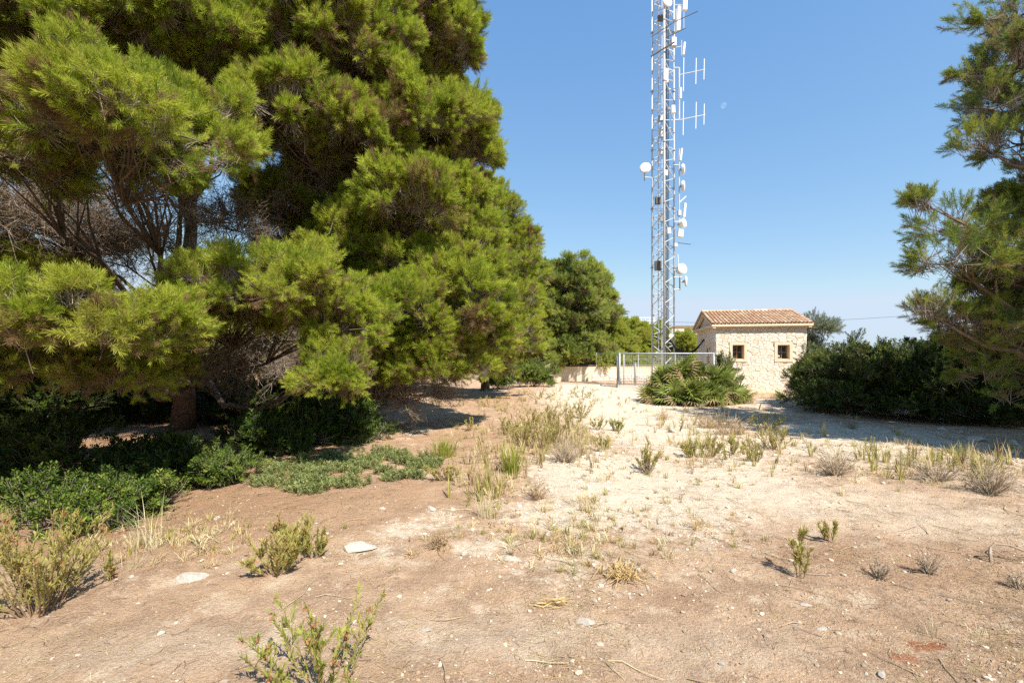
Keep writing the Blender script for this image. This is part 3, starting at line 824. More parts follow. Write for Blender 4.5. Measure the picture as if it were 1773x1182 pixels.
def far_tree(label, px, d, top, w, base=660):
    x0 = (px - CX) * d / FOC
    b = Vector((x0, d, float(ground_z(x0, d))))
    root = thing('olive_tree', label, 'tree', b)
    top_z = EYE - (top - HY) * d / FOC - b.z
    W = w * d / FOC
    m = MB(); r = random.Random(5)
    m.tube(wob((0, 0, -.1), (0, 0, top_z * .6), 5, .03, r), [.2, .17, .15, .12, .1, .07], 8)
    pads = [(Vector((r.uniform(-.4, .4) * W, r.uniform(-.3, .3) * W, top_z * r.uniform(.4, .85))), W * .3, W * .3, top_z * .16) for _ in range(9)]
    PT, DR, SC, TI, tw = crown_points(pads, 2.4, .35, 18, .5)
    for c in pads: m.tube(wob((0, 0, top_z * .35), c[0], 4, .05, r), [.08, .06, .05, .03, .02], 5)
    m.build('trunk', M['bark'], root)
    scatter('crown', PT, DR, SC * 1.2, np.clip(.5 + .2 * rng.normal(size=len(TI)), 0, 1), NG_OLIVE, 3, root)
far_tree('grey-green feathery tree right behind the stone house', 1412, 31, 548, 44)

# ------------------------------------------------------------------ stone house
YAW = math.radians(11.1)
HO = Vector((9.538, 22.0, 0.0))
u = Vector((math.cos(YAW), -math.sin(YAW), 0)); v = Vector((math.sin(YAW), math.cos(YAW), 0))
house = thing('stone_house', 'small stone hut with terracotta tiled roof and two little windows', 'hut', HO, -YAW)
ov = .2; EL, EW = 4.33, 4.74                      # eave length and depth
W0, W1, D0, D1 = ov, EL - ov, ov, EW - ov         # walls in house coordinates (x along the front, y going back)
ZC, ZE, ZR = 3.05, 3.22, 4.02                      # cornice underside, eave, ridge
def front_s(px):                                  # position along the front wall seen at photo column px
    k = (px - CX) / FOC
    o = HO + v * D0
    return (k * o.y - o.x) / (u.x - k * u.y)
def front_z(px, py):
    p = HO + v * D0 + u * front_s(px)
    return EYE - (py - HY) * p.y / FOC
wins = []
for a, b, t, bt in ((1345.8, 1366.9, 597, 621.5), (1268.0, 1288.3, 597, 621.5)):
    wins.append((front_s(a), front_s(b), front_z(a, bt), front_z(a, t)))
wins = [wins[1], wins[0]]
fw = .13                                          # width of the rendered band round the openings
# wall core of butted blocks with the two openings left free
TH = .32
mb = MB()
xs = [W0, wins[0][0], wins[0][1], wins[1][0], wins[1][1], W1]
zb, zt = wins[0][2], wins[0][3]
mb.box(W0, W1, D0, D0 + TH, -.3, zb); mb.box(W0, W1, D0, D0 + TH, zt, ZC)
for a, b in ((0, 1), (2, 3), (4, 5)): mb.box(xs[a], xs[b], D0, D0 + TH, zb, zt)
mb.box(W0, W0 + TH, D0 + TH, D1 - TH, -.3, ZC); mb.box(W1 - TH, W1, D0 + TH, D1 - TH, -.3, ZC); mb.box(W0, W1, D1 - TH, D1, -.3, ZC)
for x0 in (W0, W1 - TH):                          # gable triangles
    y0, y1, ym = D0, D1, (D0 + D1) / 2
    a = [(x0, y0, ZC), (x0, y1, ZC), (x0, ym, ZR - .12)]; b = [(x0 + TH, *p[1:]) for p in a]
    mb.face(a[::-1]); mb.face(b)
    for i in range(3): j = (i + 1) % 3; mb.face([a[i], a[j], b[j], b[i]])
wall = mb.build('wall', M['mortar'], house)

def clip_poly(poly, p, n):
    out = []
    for i in range(len(poly)):
        a, b = poly[i], poly[(i + 1) % len(poly)]
        da, db = (a[0] - p[0]) * n[0] + (a[1] - p[1]) * n[1], (b[0] - p[0]) * n[0] + (b[1] - p[1]) * n[1]
        if da <= 0: out.append(a)
        if (da < 0 < db) or (db < 0 < da):
            t = da / (da - db); out.append((a[0] + (b[0] - a[0]) * t, a[1] + (b[1] - a[1]) * t))
    return out
def cells(x0, x1, z0, z1, step, sq, r, holes=()):
    """irregular rubble pattern: one polygon per stone, longer than high"""
    S = []
    nz = int((z1 - z0) / (step * sq))
    for j in range(nz):
        n = int((x1 - x0) / step)
        for i in range(n):
            S.append((x0 + (i + .5 + (j % 2) * .5 - .25 + r.uniform(-.5, .5)) * (x1 - x0) / n, z0 + (j + .5 + r.uniform(-.38, .38)) * (z1 - z0) / nz))
    S = [s for s in S if x0 < s[0] < x1]
    r.shuffle(S); S = [s for s in S if r.random() > .10]
    out = []
    A = np.array(S)
    for i, s in enumerate(S):
        if any(h[0] < s[0] < h[1] and h[2] < s[1] < h[3] for h in holes): continue
        poly = [(x0, z0), (x1, z0), (x1, z1), (x0, z1)]
        dd = ((A[:, 0] - s[0])) ** 2 + ((A[:, 1] - s[1]) / sq) ** 2
        for k in np.argsort(dd)[1:16]:
            o = S[k]
            nrm = (o[0] - s[0], (o[1] - s[1]) / sq ** 2)
            poly = clip_poly(poly, ((s[0] + o[0]) / 2, (s[1] + o[1]) / 2), nrm)
            if len(poly) < 3: break
        for h in holes:
            sep = [(h[0] - s[0], (h[0], 0), (1, 0)), (s[0] - h[1], (h[1], 0), (-1, 0)), (h[2] - s[1], (0, h[2]), (0, 1)), (s[1] - h[3], (0, h[3]), (0, -1))]
            m = max(sep, key=lambda q: q[0])
            poly = clip_poly(poly, m[1], m[2])
        if len(poly) >= 3: out.append((s, poly))
    return out
def stone_mb(c, poly, r, joint=.0055, depth=.026):
    cx = sum(p[0] for p in poly) / len(poly); cz = sum(p[1] for p in poly) / len(poly)
    ext = math.sqrt(max(1e-6, abs(sum(poly[i][0] * poly[(i + 1) % len(poly)][1] - poly[(i + 1) % len(poly)][0] * poly[i][1] for i in range(len(poly)))) / 2))
    if ext < .03: return None
    m = MB()
    k1 = max(.5, 1 - joint / ext * 1.6); k2 = max(.4, 1 - joint / ext * 3.6)
    d1, d2 = depth * .55, depth * r.uniform(.75, 1.35)
    rings = []
    for k, y in ((k1, .004), (k1, -d1), (k2, -d2)):
        rings.append([(cx + (p[0] - cx) * k, y + (r.uniform(-.004, .004) if y < -.01 else 0), cz + (p[1] - cz) * k) for p in poly])
    n = len(poly)
    for a, b in ((0, 1), (1, 2)):
        for i in range(n):
            j = (i + 1) % n
            m.face([rings[a][i], rings[a][j], rings[b][j], rings[b][i]])
    m.face(rings[2])
    m.v = [(p[0] - cx, p[1], p[2] - cz) for p in m.v]
    return m, (cx, cz)
rs = random.Random(5)
holes = [(w[0] - fw, w[1] + fw, w[2] - fw, w[3] + fw) for w in wins]
n_st = 0
fronts = []
for c, poly in cells(W0, W1, .02, ZC, .205, .60, rs, holes):
    g = stone_mb(c, poly, rs)
    if g is None: continue
    fronts.append((abs(sum(poly[i][0] * poly[(i + 1) % len(poly)][1] - poly[(i + 1) % len(poly)][0] * poly[i][1] for i in range(len(poly)))), g))
fronts.sort(key=lambda q: -q[0])
rest = MB()
for _, g in fronts[290:]:                          # the smallest stones, joined
    n = len(rest.v); rest.v += [(p[0] + g[1][0], p[1] + D0, p[2] + g[1][1]) for p in g[0].v]; rest.f += [tuple(n + i for i in f) for f in g[0].f]; rest.m += g[0].m
if rest.f:
    o = rest.build('small_stones', M['wallstone'], wall); o['kind'] = 'stuff'
for _, g in fronts[:290]:
    o = g[0].build('stone', M['wallstone'], wall)
    o.location = (g[1][0], D0, g[1][1]); n_st += 1
def side_stones(flip):
    m = MB()
    for c, poly in cells(D0, D1, .02, ZC, .27, .62, rs):
        g = stone_mb(c, poly, rs)
        if g is None: continue
        n = len(m.v)
        for p in g[0].v:
            yy, out, zz = p[0] + g[1][0], p[1], p[2] + g[1][1]
            m.v.append((W0 + out, yy, zz) if not flip else (W1 - out, yy, zz))
        m.f += [tuple(n + i for i in f) for f in g[0].f]; m.m += g[0].m
    o = m.build('side_stones', M['wallstone'], wall); o['kind'] = 'stuff'
side_stones(False); side_stones(True)
# windows
for wi, (a, b, z0, z1) in enumerate(wins):
    m = MB()                                       # rendered band, proud of the stones
    y0, y1 = D0 - .05, D0 - .0
    m.box(a - fw, b + fw, y0, y1, z1, z1 + fw); m.box(a - fw, b + fw, y0, y1, z0 - fw, z0)
    m.box(a - fw, a, y0, y1, z0, z1); m.box(b, b + fw, y0, y1, z0, z1)
    t = .012                                       # plastered reveals lining the opening
    m.box(a, a + t, D0, D0 + TH - .04, z0, z1); m.box(b - t, b, D0, D0 + TH - .04, z0, z1)
    m.box(a + t, b - t, D0, D0 + TH - .04, z1 - t, z1); m.box(a + t, b - t, D0, D0 + TH - .04, z0, z0 + t)
    win = m.build('window', M['cream'], house)
    m = MB(); yy = D0 + TH - .10; s = .045
    A, B, Z0, Z1 = a + t, b - t, z0 + t, z1 - t
    m.box(A, A + s, yy, yy + .05, Z0, Z1); m.box(B - s, B, yy, yy + .05, Z0, Z1)
    m.box(A + s, B - s, yy, yy + .05, Z1 - s, Z1); m.box(A + s, B - s, yy, yy + .05, Z0, Z0 + s)
    m.build('window_frame', M['timber'], win)
    m = MB(); cxm = (A + B) / 2; czm = (Z0 + Z1) / 2
    m.box(cxm - .013, cxm + .013, yy + .006, yy + .036, Z0 + s, Z1 - s)
    m.box(A + s, cxm - .013, yy + .008, yy + .034, czm - .011, czm + .011); m.box(cxm + .013, B - s, yy + .008, yy + .034, czm - .011, czm + .011)
    m.build('muntin', M['timber'], win)
    m = MB(); m.box(A + s, B - s, yy + .038, yy + .044, Z0 + s, Z1 - s)
    m.build('pane', M['glass'], win)
    if wi == 1:
        m = MB(); m.box(A + s + .03, A + s + .13, yy + .030, yy + .037, Z0 + s + .06, Z0 + s + .15)
        m.build('notice', M['white_plastic'], win)
# shuttered opening in the shaded gable
m = MB()
ya, yb = D0 + 1.0, D0 + 1.75
m.box(W0 - .05, W0 - .0, ya - .1, yb + .1, 2.30, 2.42); m.box(W0 - .05, W0, ya - .1, ya, 1.2, 2.30); m.box(W0 - .05, W0, yb, yb + .1, 1.2, 2.30)
sh = m.build('shuttered_window', M['cream'], house)
m = MB(); m.box(W0 - .03, W0 + .0, ya, yb, 1.2, 2.30); m.build('shutter', M['door'], sh)
# plinth, cornice, pediments
m = MB()
m.box(W0 - .03, W1 + .03, D0 - .035, D0, -.3, .10); m.box(W0 - .035, W0 - .0, D0, D1, -.3, .10)
m.build('plinth', M['cream'], house)
m = MB()
for k, (o, z0, z1) in enumerate(((.10, ZC, ZC + .04), (.17, ZC + .04, ZC + .075), (.222, ZC + .075, ZE + .0))):
    m.box(W0 - o, W1 + o, D0 - o, D0 + .3 - k * .002, z0, z1); m.box(W0 - o, W1 + o, D1 - .3, D1 + o, z0, z1)
    m.box(W0 - o, W0 + .3, D0 + .3, D1 - .3, z0, z1); m.box(W1 - .3, W1 + o, D0 + .3, D1 - .3, z0, z1)
m.build('cornice', M['cream'], house)
ym = EW / 2
slope = math.atan2(ZR - ZE, ym); SL = math.hypot(ym, ZR - ZE)
m = MB()
for x0, x1 in ((.03, .16), (EL - .16, EL - .03)):  # raking cornices along the gables
    for sgn in (0, 1):
        for (dz0, dz1, xx0, xx1) in ((-.17, -.03, x0, x1),):
            e = [(0.0, ZE), (ym, ZR)]
            pts = []
            for (yy, zz) in e:
                y_ = yy if sgn == 0 else EW - yy
                pts += [(xx0, y_, zz + dz0), (xx1, y_, zz + dz0), (xx1, y_, zz + dz1), (xx0, y_, zz + dz1)]
            n = len(m.v); m.v += pts
            for q in ((0, 1, 2, 3), (7, 6, 5, 4), (0, 4, 5, 1), (1, 5, 6, 2), (2, 6, 7, 3), (3, 7, 4, 0)):
                m.f.append(tuple(n + i for i in q)); m.m.append(0)
m.build('raking_cornice', M['cream'], house)
# roof deck and barrel tiles
m = MB()
a = [(0.02, 0.03, ZE - .012), (EL - .02, 0.03, ZE - .012), (EL - .02, ym, ZR - .02), (.02, ym, ZR - .02)]
b = [(.02, EW - .03, ZE - .012), (EL - .02, EW - .03, ZE - .012), (EL - .02, ym, ZR - .02), (.02, ym, ZR - .02)]
m.face(a); m.face(b[::-1])
roof = m.build('roof', M['tile'], house)
NC, NR = 26, 8
pitch = EL / NC; tl = SL / NR * 1.16
def barrel(r0, r1, L, up=True, seg=6, th=.012):
    m = MB()
    for rr, zo in ((0, 0), (1, 0)):
        pass
    ring = lambda y, R, off: [(math.cos(math.pi * k / seg) * (R - off), y, (math.sin(math.pi * k / seg) * (R - off) * .85) * (1 if up else -1)) for k in range(seg + 1)]
    o0, o1, i0, i1 = ring(0, r0, 0), ring(L, r1, 0), ring(0, r0, th), ring(L, r1, th)
    for k in range(seg):
        m.face([o0[k], o0[k + 1], o1[k + 1], o1[k]]); m.face([i0[k + 1], i0[k], i1[k], i1[k + 1]])
        m.face([o0[k + 1], o0[k], i0[k], i0[k + 1]])
    return m
tm = barrel(pitch * .40, pitch * .32, tl).mesh('roof_tile', [M['tile']], True)
pan = barrel(pitch * .40, pitch * .34, SL, False, 5)
rt = random.Random(3)
pm, bm_ = MB(), MB()
def addmesh(dst, src, mat):
    n = len(dst.v)
    dst.v += [tuple(mat @ Vector(p)) for p in src.v]; dst.f += [tuple(n + i for i in f) for f in src.f]; dst.m += src.m
tb = barrel(pitch * .40, pitch * .32, tl)
for c in range(NC):
    x = (c + .5) * pitch
    for r_ in range(NR):
        t = r_ / NR * SL - .035
        lift = .045 + .012 * 0
        pos = Vector((x + rt.uniform(-.006, .006), t * math.cos(slope), ZE + t * math.sin(slope) + lift))
        rot = (slope - .045 + rt.uniform(-.01, .01), 0, rt.uniform(-.012, .012))
        o = link('roof_tile', tm, roof, pos); o.rotation_euler = rot
        mt = Matrix.Translation((pos.x, EW - pos.y, pos.z)) @ Matrix.Rotation(math.pi, 4, 'Z') @ Matrix.Rotation(rot[0], 4, 'X')
        addmesh(bm_, tb, mt)
for c in range(NC + 1):
    x = c * pitch
    for sgn in (0, 1):
        mt = Matrix.Translation((x, -.02 if not sgn else EW + .02, ZE + .045)) @ (Matrix.Rotation(math.pi, 4, 'Z') if sgn else Matrix.Identity(4)) @ Matrix.Rotation(slope, 4, 'X')
        addmesh(pm, pan, mt)
o = pm.build('channel_tiles', M['tile'], roof, sm=True); o['kind'] = 'stuff'
o = bm_.build('rear_tiles', M['tile'], roof, sm=True); o['kind'] = 'stuff'
rm = barrel(.095, .082, .40).mesh('ridge_tile', [M['tile']], True)
for k in range(12):
    o = link('ridge_tile', rm, roof, (k * (EL - .05) / 12 + .0, ym, ZR + .045)); o.rotation_euler = (0, -.02, -math.pi / 2)
for gxx in (0.03, EL - .03):                       # verge tiles up the gable edges
    for sgn in (0, 1):
        for r_ in range(NR):
            t = r_ / NR * SL - .03
            o = link('verge_tile', tm, roof, (gxx, t * math.cos(slope) if not sgn else EW - t * math.cos(slope), ZE + t * math.sin(slope) + .065))
            o.rotation_euler = (slope - .045, 0, math.pi if sgn else 0) if not sgn else (slope - .045, 0, math.pi)

# ------------------------------------------------------------------ lattice mast
TD = 25.6
tz = .12
legs = [P(1129, HY, TD + .45), P(1150, HY, TD - .62), P(1167, HY, TD + .42)]
mc = sum((Vector((p.x, p.y, 0)) for p in legs), Vector()) / 3
mast = thing('lattice_mast', 'tall galvanised lattice radio mast carrying dishes and aerials', 'radio mast', (mc.x, mc.y, tz))
LG = [Vector((p.x - mc.x, p.y - mc.y, 0)) for p in legs]
MH = 24.2
for k, p in enumerate(LG):
    m = MB(); m.tube([(p.x, p.y, 0), (p.x, p.y, MH)], .055 if k == 1 else .045, 8)
    m.build('leg', M['galv'], mast, sm=True)
for p in LG:
    m = MB()
    for k in range(1, 8): m.tube([(p.x, p.y, k * 3.3 - .03), (p.x, p.y, k * 3.3 + .03)], .085, 8)
    m.build('flange', M['galv_dull'], mast)
m = MB()
for p in LG: m.tube([(p.x, p.y, -.2), (p.x, p.y, .02)], .12, 10)
m.build('foot', M['concrete'], mast)
bay = 1.1
for a, b in ((0, 1), (1, 2), (2, 0)):
    p, q = LG[a], LG[b]
    m1 = MB(); m1.tube([(0, 0, 0), tuple((q - p) + Vector((0, 0, bay / 2)))], .025, 5); me1 = m1.mesh('brace', [M['galv']])
    m2 = MB(); m2.tube([(0, 0, 0), tuple((p - q) + Vector((0, 0, bay / 2)))], .025, 5); me2 = m2.mesh('brace', [M['galv']])
    for k in range(int(MH / bay)):
        link('brace', me1, mast, (p.x, p.y, k * bay + .05)); link('brace', me2, mast, (q.x, q.y, k * bay + .05 + bay / 2))
# climbing ladder and cable run inside
inn = lambda px, dd: Vector((P(px, HY, TD + dd).x - mc.x, TD + dd - mc.y, 0))
m = MB(); a, b = inn(1140, .15), inn(1146, -.1)
for p in (a, b): m.tube([(p.x, p.y, .3), (p.x, p.y, MH)], .028, 6)
lad = m.build('ladder', M['galv'], mast)
m = MB(); m.tube([(0, 0, 0), tuple(b - a)], .012, 5); rg = m.mesh('rung', [M['galv']])
for k in range(78): link('rung', rg, lad, (a.x, a.y, .5 + k * .3))
m = MB()
for i, px in enumerate((1153.8, 1155.2, 1157.4)):
    p = inn(px, .1 + .04 * i); m.tube([(p.x, p.y, .5), (p.x + .02, p.y, 8), (p.x - .01, p.y, 15), (p.x, p.y, MH - 1)], .018, 6)
m.build('cable_run', M['black_cable'], mast)
m = MB(); p = inn(1152, .3); m.tube([(p.x, p.y, .4), (p.x, p.y, MH)], .04, 6); m.build('conduit', M['galv_dull'], mast)

def ml(px, py, d=TD): 
    q = P(px, py, d); return Vector((q.x - mc.x, q.y - mc.y, q.z - tz))
def part(mb, nm, mat, parent, sm=False): return mb.build(nm, M[mat], parent, sm=sm)
def dish(px, py, r, facing, d=TD, back='galv_dull', drum=.12):
    """parabolic dish: shallow bowl with a rim, a rear housing and a clamp arm"""
    c = ml(px, py, d); f = Vector(facing).normalized()
    m = MB(); R = r
    pts = [c - f * (drum + .02), c - f * drum, c - f * .02, c + f * .0, c + f * .05]
    m.tube(pts, [R * .35, R * .85, R, R, R * .75], 20)
    o = part(m, 'dish_antenna', 'white_plastic', mast, False)
    m = MB(); m.tube([c - f * (drum + .02), c - f * (drum + .16)], [R * .25, R * .2], 8); part(m, 'dish_housing', back, o)
    return c - f * (drum + .1)
def pipe(nm, pts, r, mat='galv', parent=None): 
    m = MB(); m.tube(pts, r, 6); return part(m, nm, mat, parent or mast)
def boxat(nm, px, py, w, h, dep, mat, tilt=0.0, yaw=0.0, d=TD, parent=None):
    c = ml(px, py, d)
    fr = Matrix.Translation(c) @ Matrix.Rotation(yaw, 4, 'Z') @ Matrix.Rotation(tilt, 4, 'Y')
    m = MB(); e = .18 * min(w, dep)
    # rounded-corner case
    prof = [(-w / 2 + e, -dep / 2), (w / 2 - e, -dep / 2), (w / 2, -dep / 2 + e), (w / 2, dep / 2 - e), (w / 2 - e, dep / 2), (-w / 2 + e, dep / 2), (-w / 2, dep / 2 - e), (-w / 2, -dep / 2 + e)]
    lo = [fr @ Vector((x, y, -h / 2)) for x, y in prof]; hi = [fr @ Vector((x, y, h / 2)) for x, y in prof]
    n = len(prof)
    for i in range(n): j = (i + 1) % n; m.face([lo[i], lo[j], hi[j], hi[i]])
    m.face(lo[::-1]); m.face(hi)
    return part(m, nm, mat, parent or mast)
px_m = TD / FOC
q = dish(1117, 291, .31, (-.35, -.9, .05))
pipe('bracket', [ml(1116, 297), ml(1116, 313)], .03, 'dark_metal'); pipe('bracket', [ml(1116, 307), ml(1129, 308)], .028, 'galv'); pipe('bracket', [ml(1120, 291), ml(1129, 284)], .02, 'dark_metal')
# right-hand pole with stacked dishes and panels
pipe('antenna_pole', [ml(1176, 258), ml(1176, 410)], .035)
for y in (286, 384): pipe('bracket', [ml(1167, y), ml(1176, y)], .03)
boxat('panel_antenna', 1179, 268, .10, .66, .16, 'white_plastic', .12)
q = dish(1184, 293, .30, (.95, -.30, .05)); pipe('bracket', [q, ml(1176, 296)], .03)
q = dish(1184, 322, .30, (.95, -.30, .05)); pipe('bracket', [q, ml(1176, 324)], .03)
pipe('whip_aerial', [ml(1177, 350), ml(1188, 340)], .03, 'white_plastic')
boxat('panel_antenna', 1185, 364, .13, .75, .18, 'white_plastic', .08)
q = dish(1185, 386, .27, (.75, -.65, .1), drum=.22); pipe('bracket', [q, ml(1172, 387)], .035)
boxat('junction_box', 1178, 404, .30, .40, .22, 'white_plastic', .1)
boxat('junction_box', 1176, 369, .2, .28, .2, 'galv')
pipe('stub_aerial', [ml(1172, 420), ml(1196, 423)], .022, 'dark_metal'); boxat('bracket_plate', 1170, 424, .2, .2, .12, 'galv')
q = dish(1182, 465, .30, (.35, -.92, .12), drum=.3); pipe('bracket', [q, ml(1167, 468)], .04)
q = dish(1188, 487, .30, (.93, -.36, .0), drum=.06); pipe('bracket', [q, ml(1178, 487)], .03)
pipe('antenna_pole', [ml(1177, 478), ml(1177, 502)], .035, 'dark_metal'); pipe('bracket', [ml(1167, 480), ml(1180, 480)], .03); pipe('bracket', [ml(1167, 501), ml(1177, 501)], .03)
pipe('whip_aerial', [ml(1174, 440), ml(1175, 466)], .015, 'white_plastic')
# aerials inside and behind the lattice
for (x, y, w, h, mt) in ((1139, 348, .3, .35, 'dark_metal'), (1139, 460, .35, .5, 'dark_metal'), (1147, 378, .3, .35, 'galv_dull'), (1146, 262, .3, .4, 'galv'), (1145, 205, .3, .3, 'galv_dull'), (1146, 230, .25, .5, 'galv_dull'), (1165, 190, .22, .4, 'white_plastic'),
                         (1153, 132, .22, .75, 'white_plastic'), (1146, 32, .45, .25, 'dark_metal'), (1158, 400, .2, .3, 'white_plastic'), (1153, 300, .2, .3, 'galv')):
    boxat('equipment_box', x, y, w, h, .2, mt, random.uniform(-.1, .1), random.uniform(-.5, .5), TD - .2)
# folded aerials with upright elements
for (yb0, yb1, els, ps) in ((130, 120.5, ((1183.5, 100, 158), (1205, 101, 146), (1219, 102, 138)), 132), (208, 199, ((1183, 176, 234), (1205, 177, 223), (1219, 180, 216)), 205)):
    m = MB(); m.tube([ml(1176, yb0), ml(1221, yb1)], .024, 6)
    yg = part(m, 'yagi_antenna', 'galv', mast)
    for x, a, b in els: pipe('element', [ml(x + .4, a), ml(x - .4, b)], .022, 'white_plastic', yg)
pipe('antenna_pole', [ml(1176, 118), ml(1176, 208)], .045)
pipe('bracket', [ml(1167, 118), ml(1176, 118)], .04); pipe('bracket', [ml(1168, 208), ml(1176, 208)], .04)
boxat('junction_box', 1178, 162, .14, .6, .14, 'galv')
# top of the visible section
boxat('panel_antenna', 1175, 33, .20, 1.32, .14, 'white_plastic', .04); boxat('panel_antenna', 1186, 4, .24, .9, .16, 'white_plastic', .02)
boxat('panel_antenna', 1184, 85, .11, .68, .16, 'white_plastic', .1); pipe('bracket', [ml(1168, 83), ml(1181, 81)], .03)
pipe('antenna_pole', [ml(1170.5, 16), ml(1170.5, 55)], .03); pipe('antenna_pole', [ml(1180, 70), ml(1180, 96)], .025)
pipe('antenna_pole', [ml(1184, 15), ml(1184, 50)], .02); pipe('bracket', [ml(1168, 9), ml(1180, 9)], .03)
dish(1156, 2, .30, (.35, -.9, .1), TD - .7)
pipe('cross_boom', [ml(1127, 98, TD - .6), ml(1168, 73, TD - .9)], .04, 'dark_metal')
pipe('cross_boom', [ml(1128, 64, TD - .6), ml(1168, 38, TD - .9), ml(1208, 20, TD - 1.2)], .022, 'dark_metal'); pipe('cross_boom', [ml(1152, 66, TD - .6), ml(1187, 49, TD - .9)], .022, 'dark_metal')
boxat('junction_box', 1166, 74, .3, .45, .25, 'galv')
# sagging feeder bundle to the hut
m = MB()
A = P(1161, 588, TD); B = HO + u * (W0 - .04) + v * 2.6 + Vector((0, 0, 2.62))
for k in range(4):
    pts = []
    for i in range(13):
        t = i / 12; p = A.lerp(B, t); p.z -= (.95 + .07 * k) * 4 * t * (1 - t) * .72; p.y += .03 * k; pts.append(p)
    m.tube(pts, .035, 6)
tag(m.build('feeder_cable', M['black_cable']), 'thick black cable bundle sagging from the lattice mast to the hut', 'cable')

# ------------------------------------------------------------------ mesh fence round the mast
F1 = HO + u * .12 - v * .0; F0 = F1 - u * 4.42
fz0, fz1 = .36, 1.85
fence = thing('mesh_fence', 'galvanised welded-mesh fence between the hut and the low wall', 'fence', (F0.x, F0.y, 0), -YAW)
FL = 4.42
def fbox(nm, x0, x1, y0, y1, z0, z1, mat='galv'):
    m = MB(); m.box(x0, x1, y0, y1, z0, z1); return part(m, nm, mat, fence)
def ftube(nm, a, b, r, mat='galv_fence', parent=None):
    m = MB(); m.tube([a, b], r, 8); return part(m, nm, mat, parent or fence, True)
ftube('post', (0, 0, .1), (0, 0, fz1 + .02), .045); ftube('post', (.20, .0, .3), (.20, .0, fz1 - .03), .03); ftube('post', (FL - .05, 0, 0), (FL - .05, 0, fz1), .05)
ftube('post', (.75, .05, .15), (.75, .05, 1.38), .055, 'galv_dull')
ftube('top_rail', (0, 0, fz1), (FL, 0, fz1), .035); ftube('bottom_rail', (.05, 0, fz0), (FL - .05, 0, fz0), .03)
ftube('post', (0, 3.4, .1), (0, 3.4, fz1), .045); ftube('top_rail', (0, 0.05, fz1), (0, 3.4, fz1), .035); ftube('bottom_rail', (0, .05, fz0), (0, 3.4, fz0), .03)
m = MB(); m.tube([(0, 0, fz0), (0, 0, fz1 - .03)], .0065, 4); wv = m.mesh('wire', [M['galv_dull']])
for k in range(41): link('wire', wv, fence, (.26 + k * .1, .0, 0))
m = MB(); m.tube([(.22, 0, 0), (FL - .08, 0, 0)], .006, 4); wh = m.mesh('wire', [M['galv_dull']])
for k in range(15): link('wire', wh, fence, (0, -.008, fz0 + .1 + k * .097))
m = MB(); m.tube([(0, .08, 0), (0, 3.36, 0)], .006, 4); wh2 = m.mesh('wire', [M['galv_dull']])
for k in range(15): link('wire', wh2, fence, (0.012, 0, fz0 + .1 + k * .097))
for k in range(32): link('wire', wv, fence, (0, .12 + k * .102, 0))
fbox('kerb', -.1, FL, -.10, .12, -.1, .30, 'concrete')
m = MB(); m.tube([(.1, .9, .6), (1.3, .9, .6)], .04, 8); m.tube([(.1, .9, .3), (.1, .9, .6)], .03, 6); m.tube([(1.25, .9, .3), (1.25, .9, .6)], .03, 6); part(m, 'rail', 'galv', fence)

# ------------------------------------------------------------------ low plaster wall with posts
WD = 32.5
wx0 = (958 - CX) * WD / FOC; wx1 = (1180 - CX) * WD / FOC
lw = thing('low_wall', 'low pale plaster wall at the far end of the clearing', 'wall', (wx0, WD, 0))
Lw = wx1 - wx0
m = MB(); m.box(0, Lw, 0, .22, -.3, 1.0); m.box(-.02, Lw, -.02, .24, 1.0, 1.04); part(m, 'wall_panel', 'plaster', lw)
rw = random.Random(9)
m2 = cells(2.7, Lw, .02, .48, .30, .6, rw)
for c, poly in m2:
    g = stone_mb(c, poly, rw, .015, .05)
    if g:
        o = g[0].build('stone', M['wallstone'], lw); o.location = (g[1][0], -.001, g[1][1])
nf = thing('chain_link_fence', 'thin wire fence on steel posts along the top of the low wall', 'fence', (wx0, WD, 1.04))
for x in (.12, 3.05, 6.0, 8.6): m = MB(); m.tube([(x, .1, 0), (x, .1, .98)], .03, 6); part(m, 'post', 'galv', nf)
m = MB(); m.tube([(.15, .1, .95), (.75, .1, .05)], .022, 6); part(m, 'brace', 'galv', nf); m = MB(); m.tube([(.8, .1, 0), (.8, .1, .55)], .022, 6); part(m, 'post', 'galv', nf)
for z in (.1, .5, .92): m = MB(); m.tube([(.12, .1, z), (8.6, .1, z)], .004, 4); part(m, 'wire', 'galv', nf)

# ------------------------------------------------------------------ building behind
BD = 50.0
bx = lambda px: (px - CX) * BD / FOC
bz = lambda py: EYE - (py - HY) * BD / FOC
bld = thing('white_building', 'off-white flat-roofed building behind the mast and the hut', 'building', (bx(1150), BD, 0))
ox = bx(1150)
m = MB(); m.box(bx(1158) - ox, bx(1300) - ox, 0, 9, -.2, bz(566)); m.box(bx(1088) - ox, bx(1158) - ox, 2.5, 9, -.2, bz(560)); part(m, 'wall', 'white_wall', bld)
m = MB()
a, b = bx(1156) - ox, bx(1302) - ox
m.box(a, b, -.15, 9.1, bz(566), bz(563.5)); part(m, 'roof_coping', 'terracotta_dark', bld)
m = MB(); m.box(bx(1086) - ox, a - .02, 2.3, 9.1, bz(560), bz(557.5)); part(m, 'roof', 'white_wall', bld)
for k in range(9):
    x = bx(1089) - ox + k * .5; m = MB(); m.tube([(x, 2.5, bz(557.5)), (x, 2.5, bz(546.5))], .03, 5); part(m, 'railing_post', 'white_plastic', bld)
for py in (546.5, 552): m = MB(); m.tube([(bx(1089) - ox, 2.5, bz(py)), (bx(1089) - ox + 4, 2.5, bz(py))], .035, 5); part(m, 'handrail', 'white_plastic', bld)
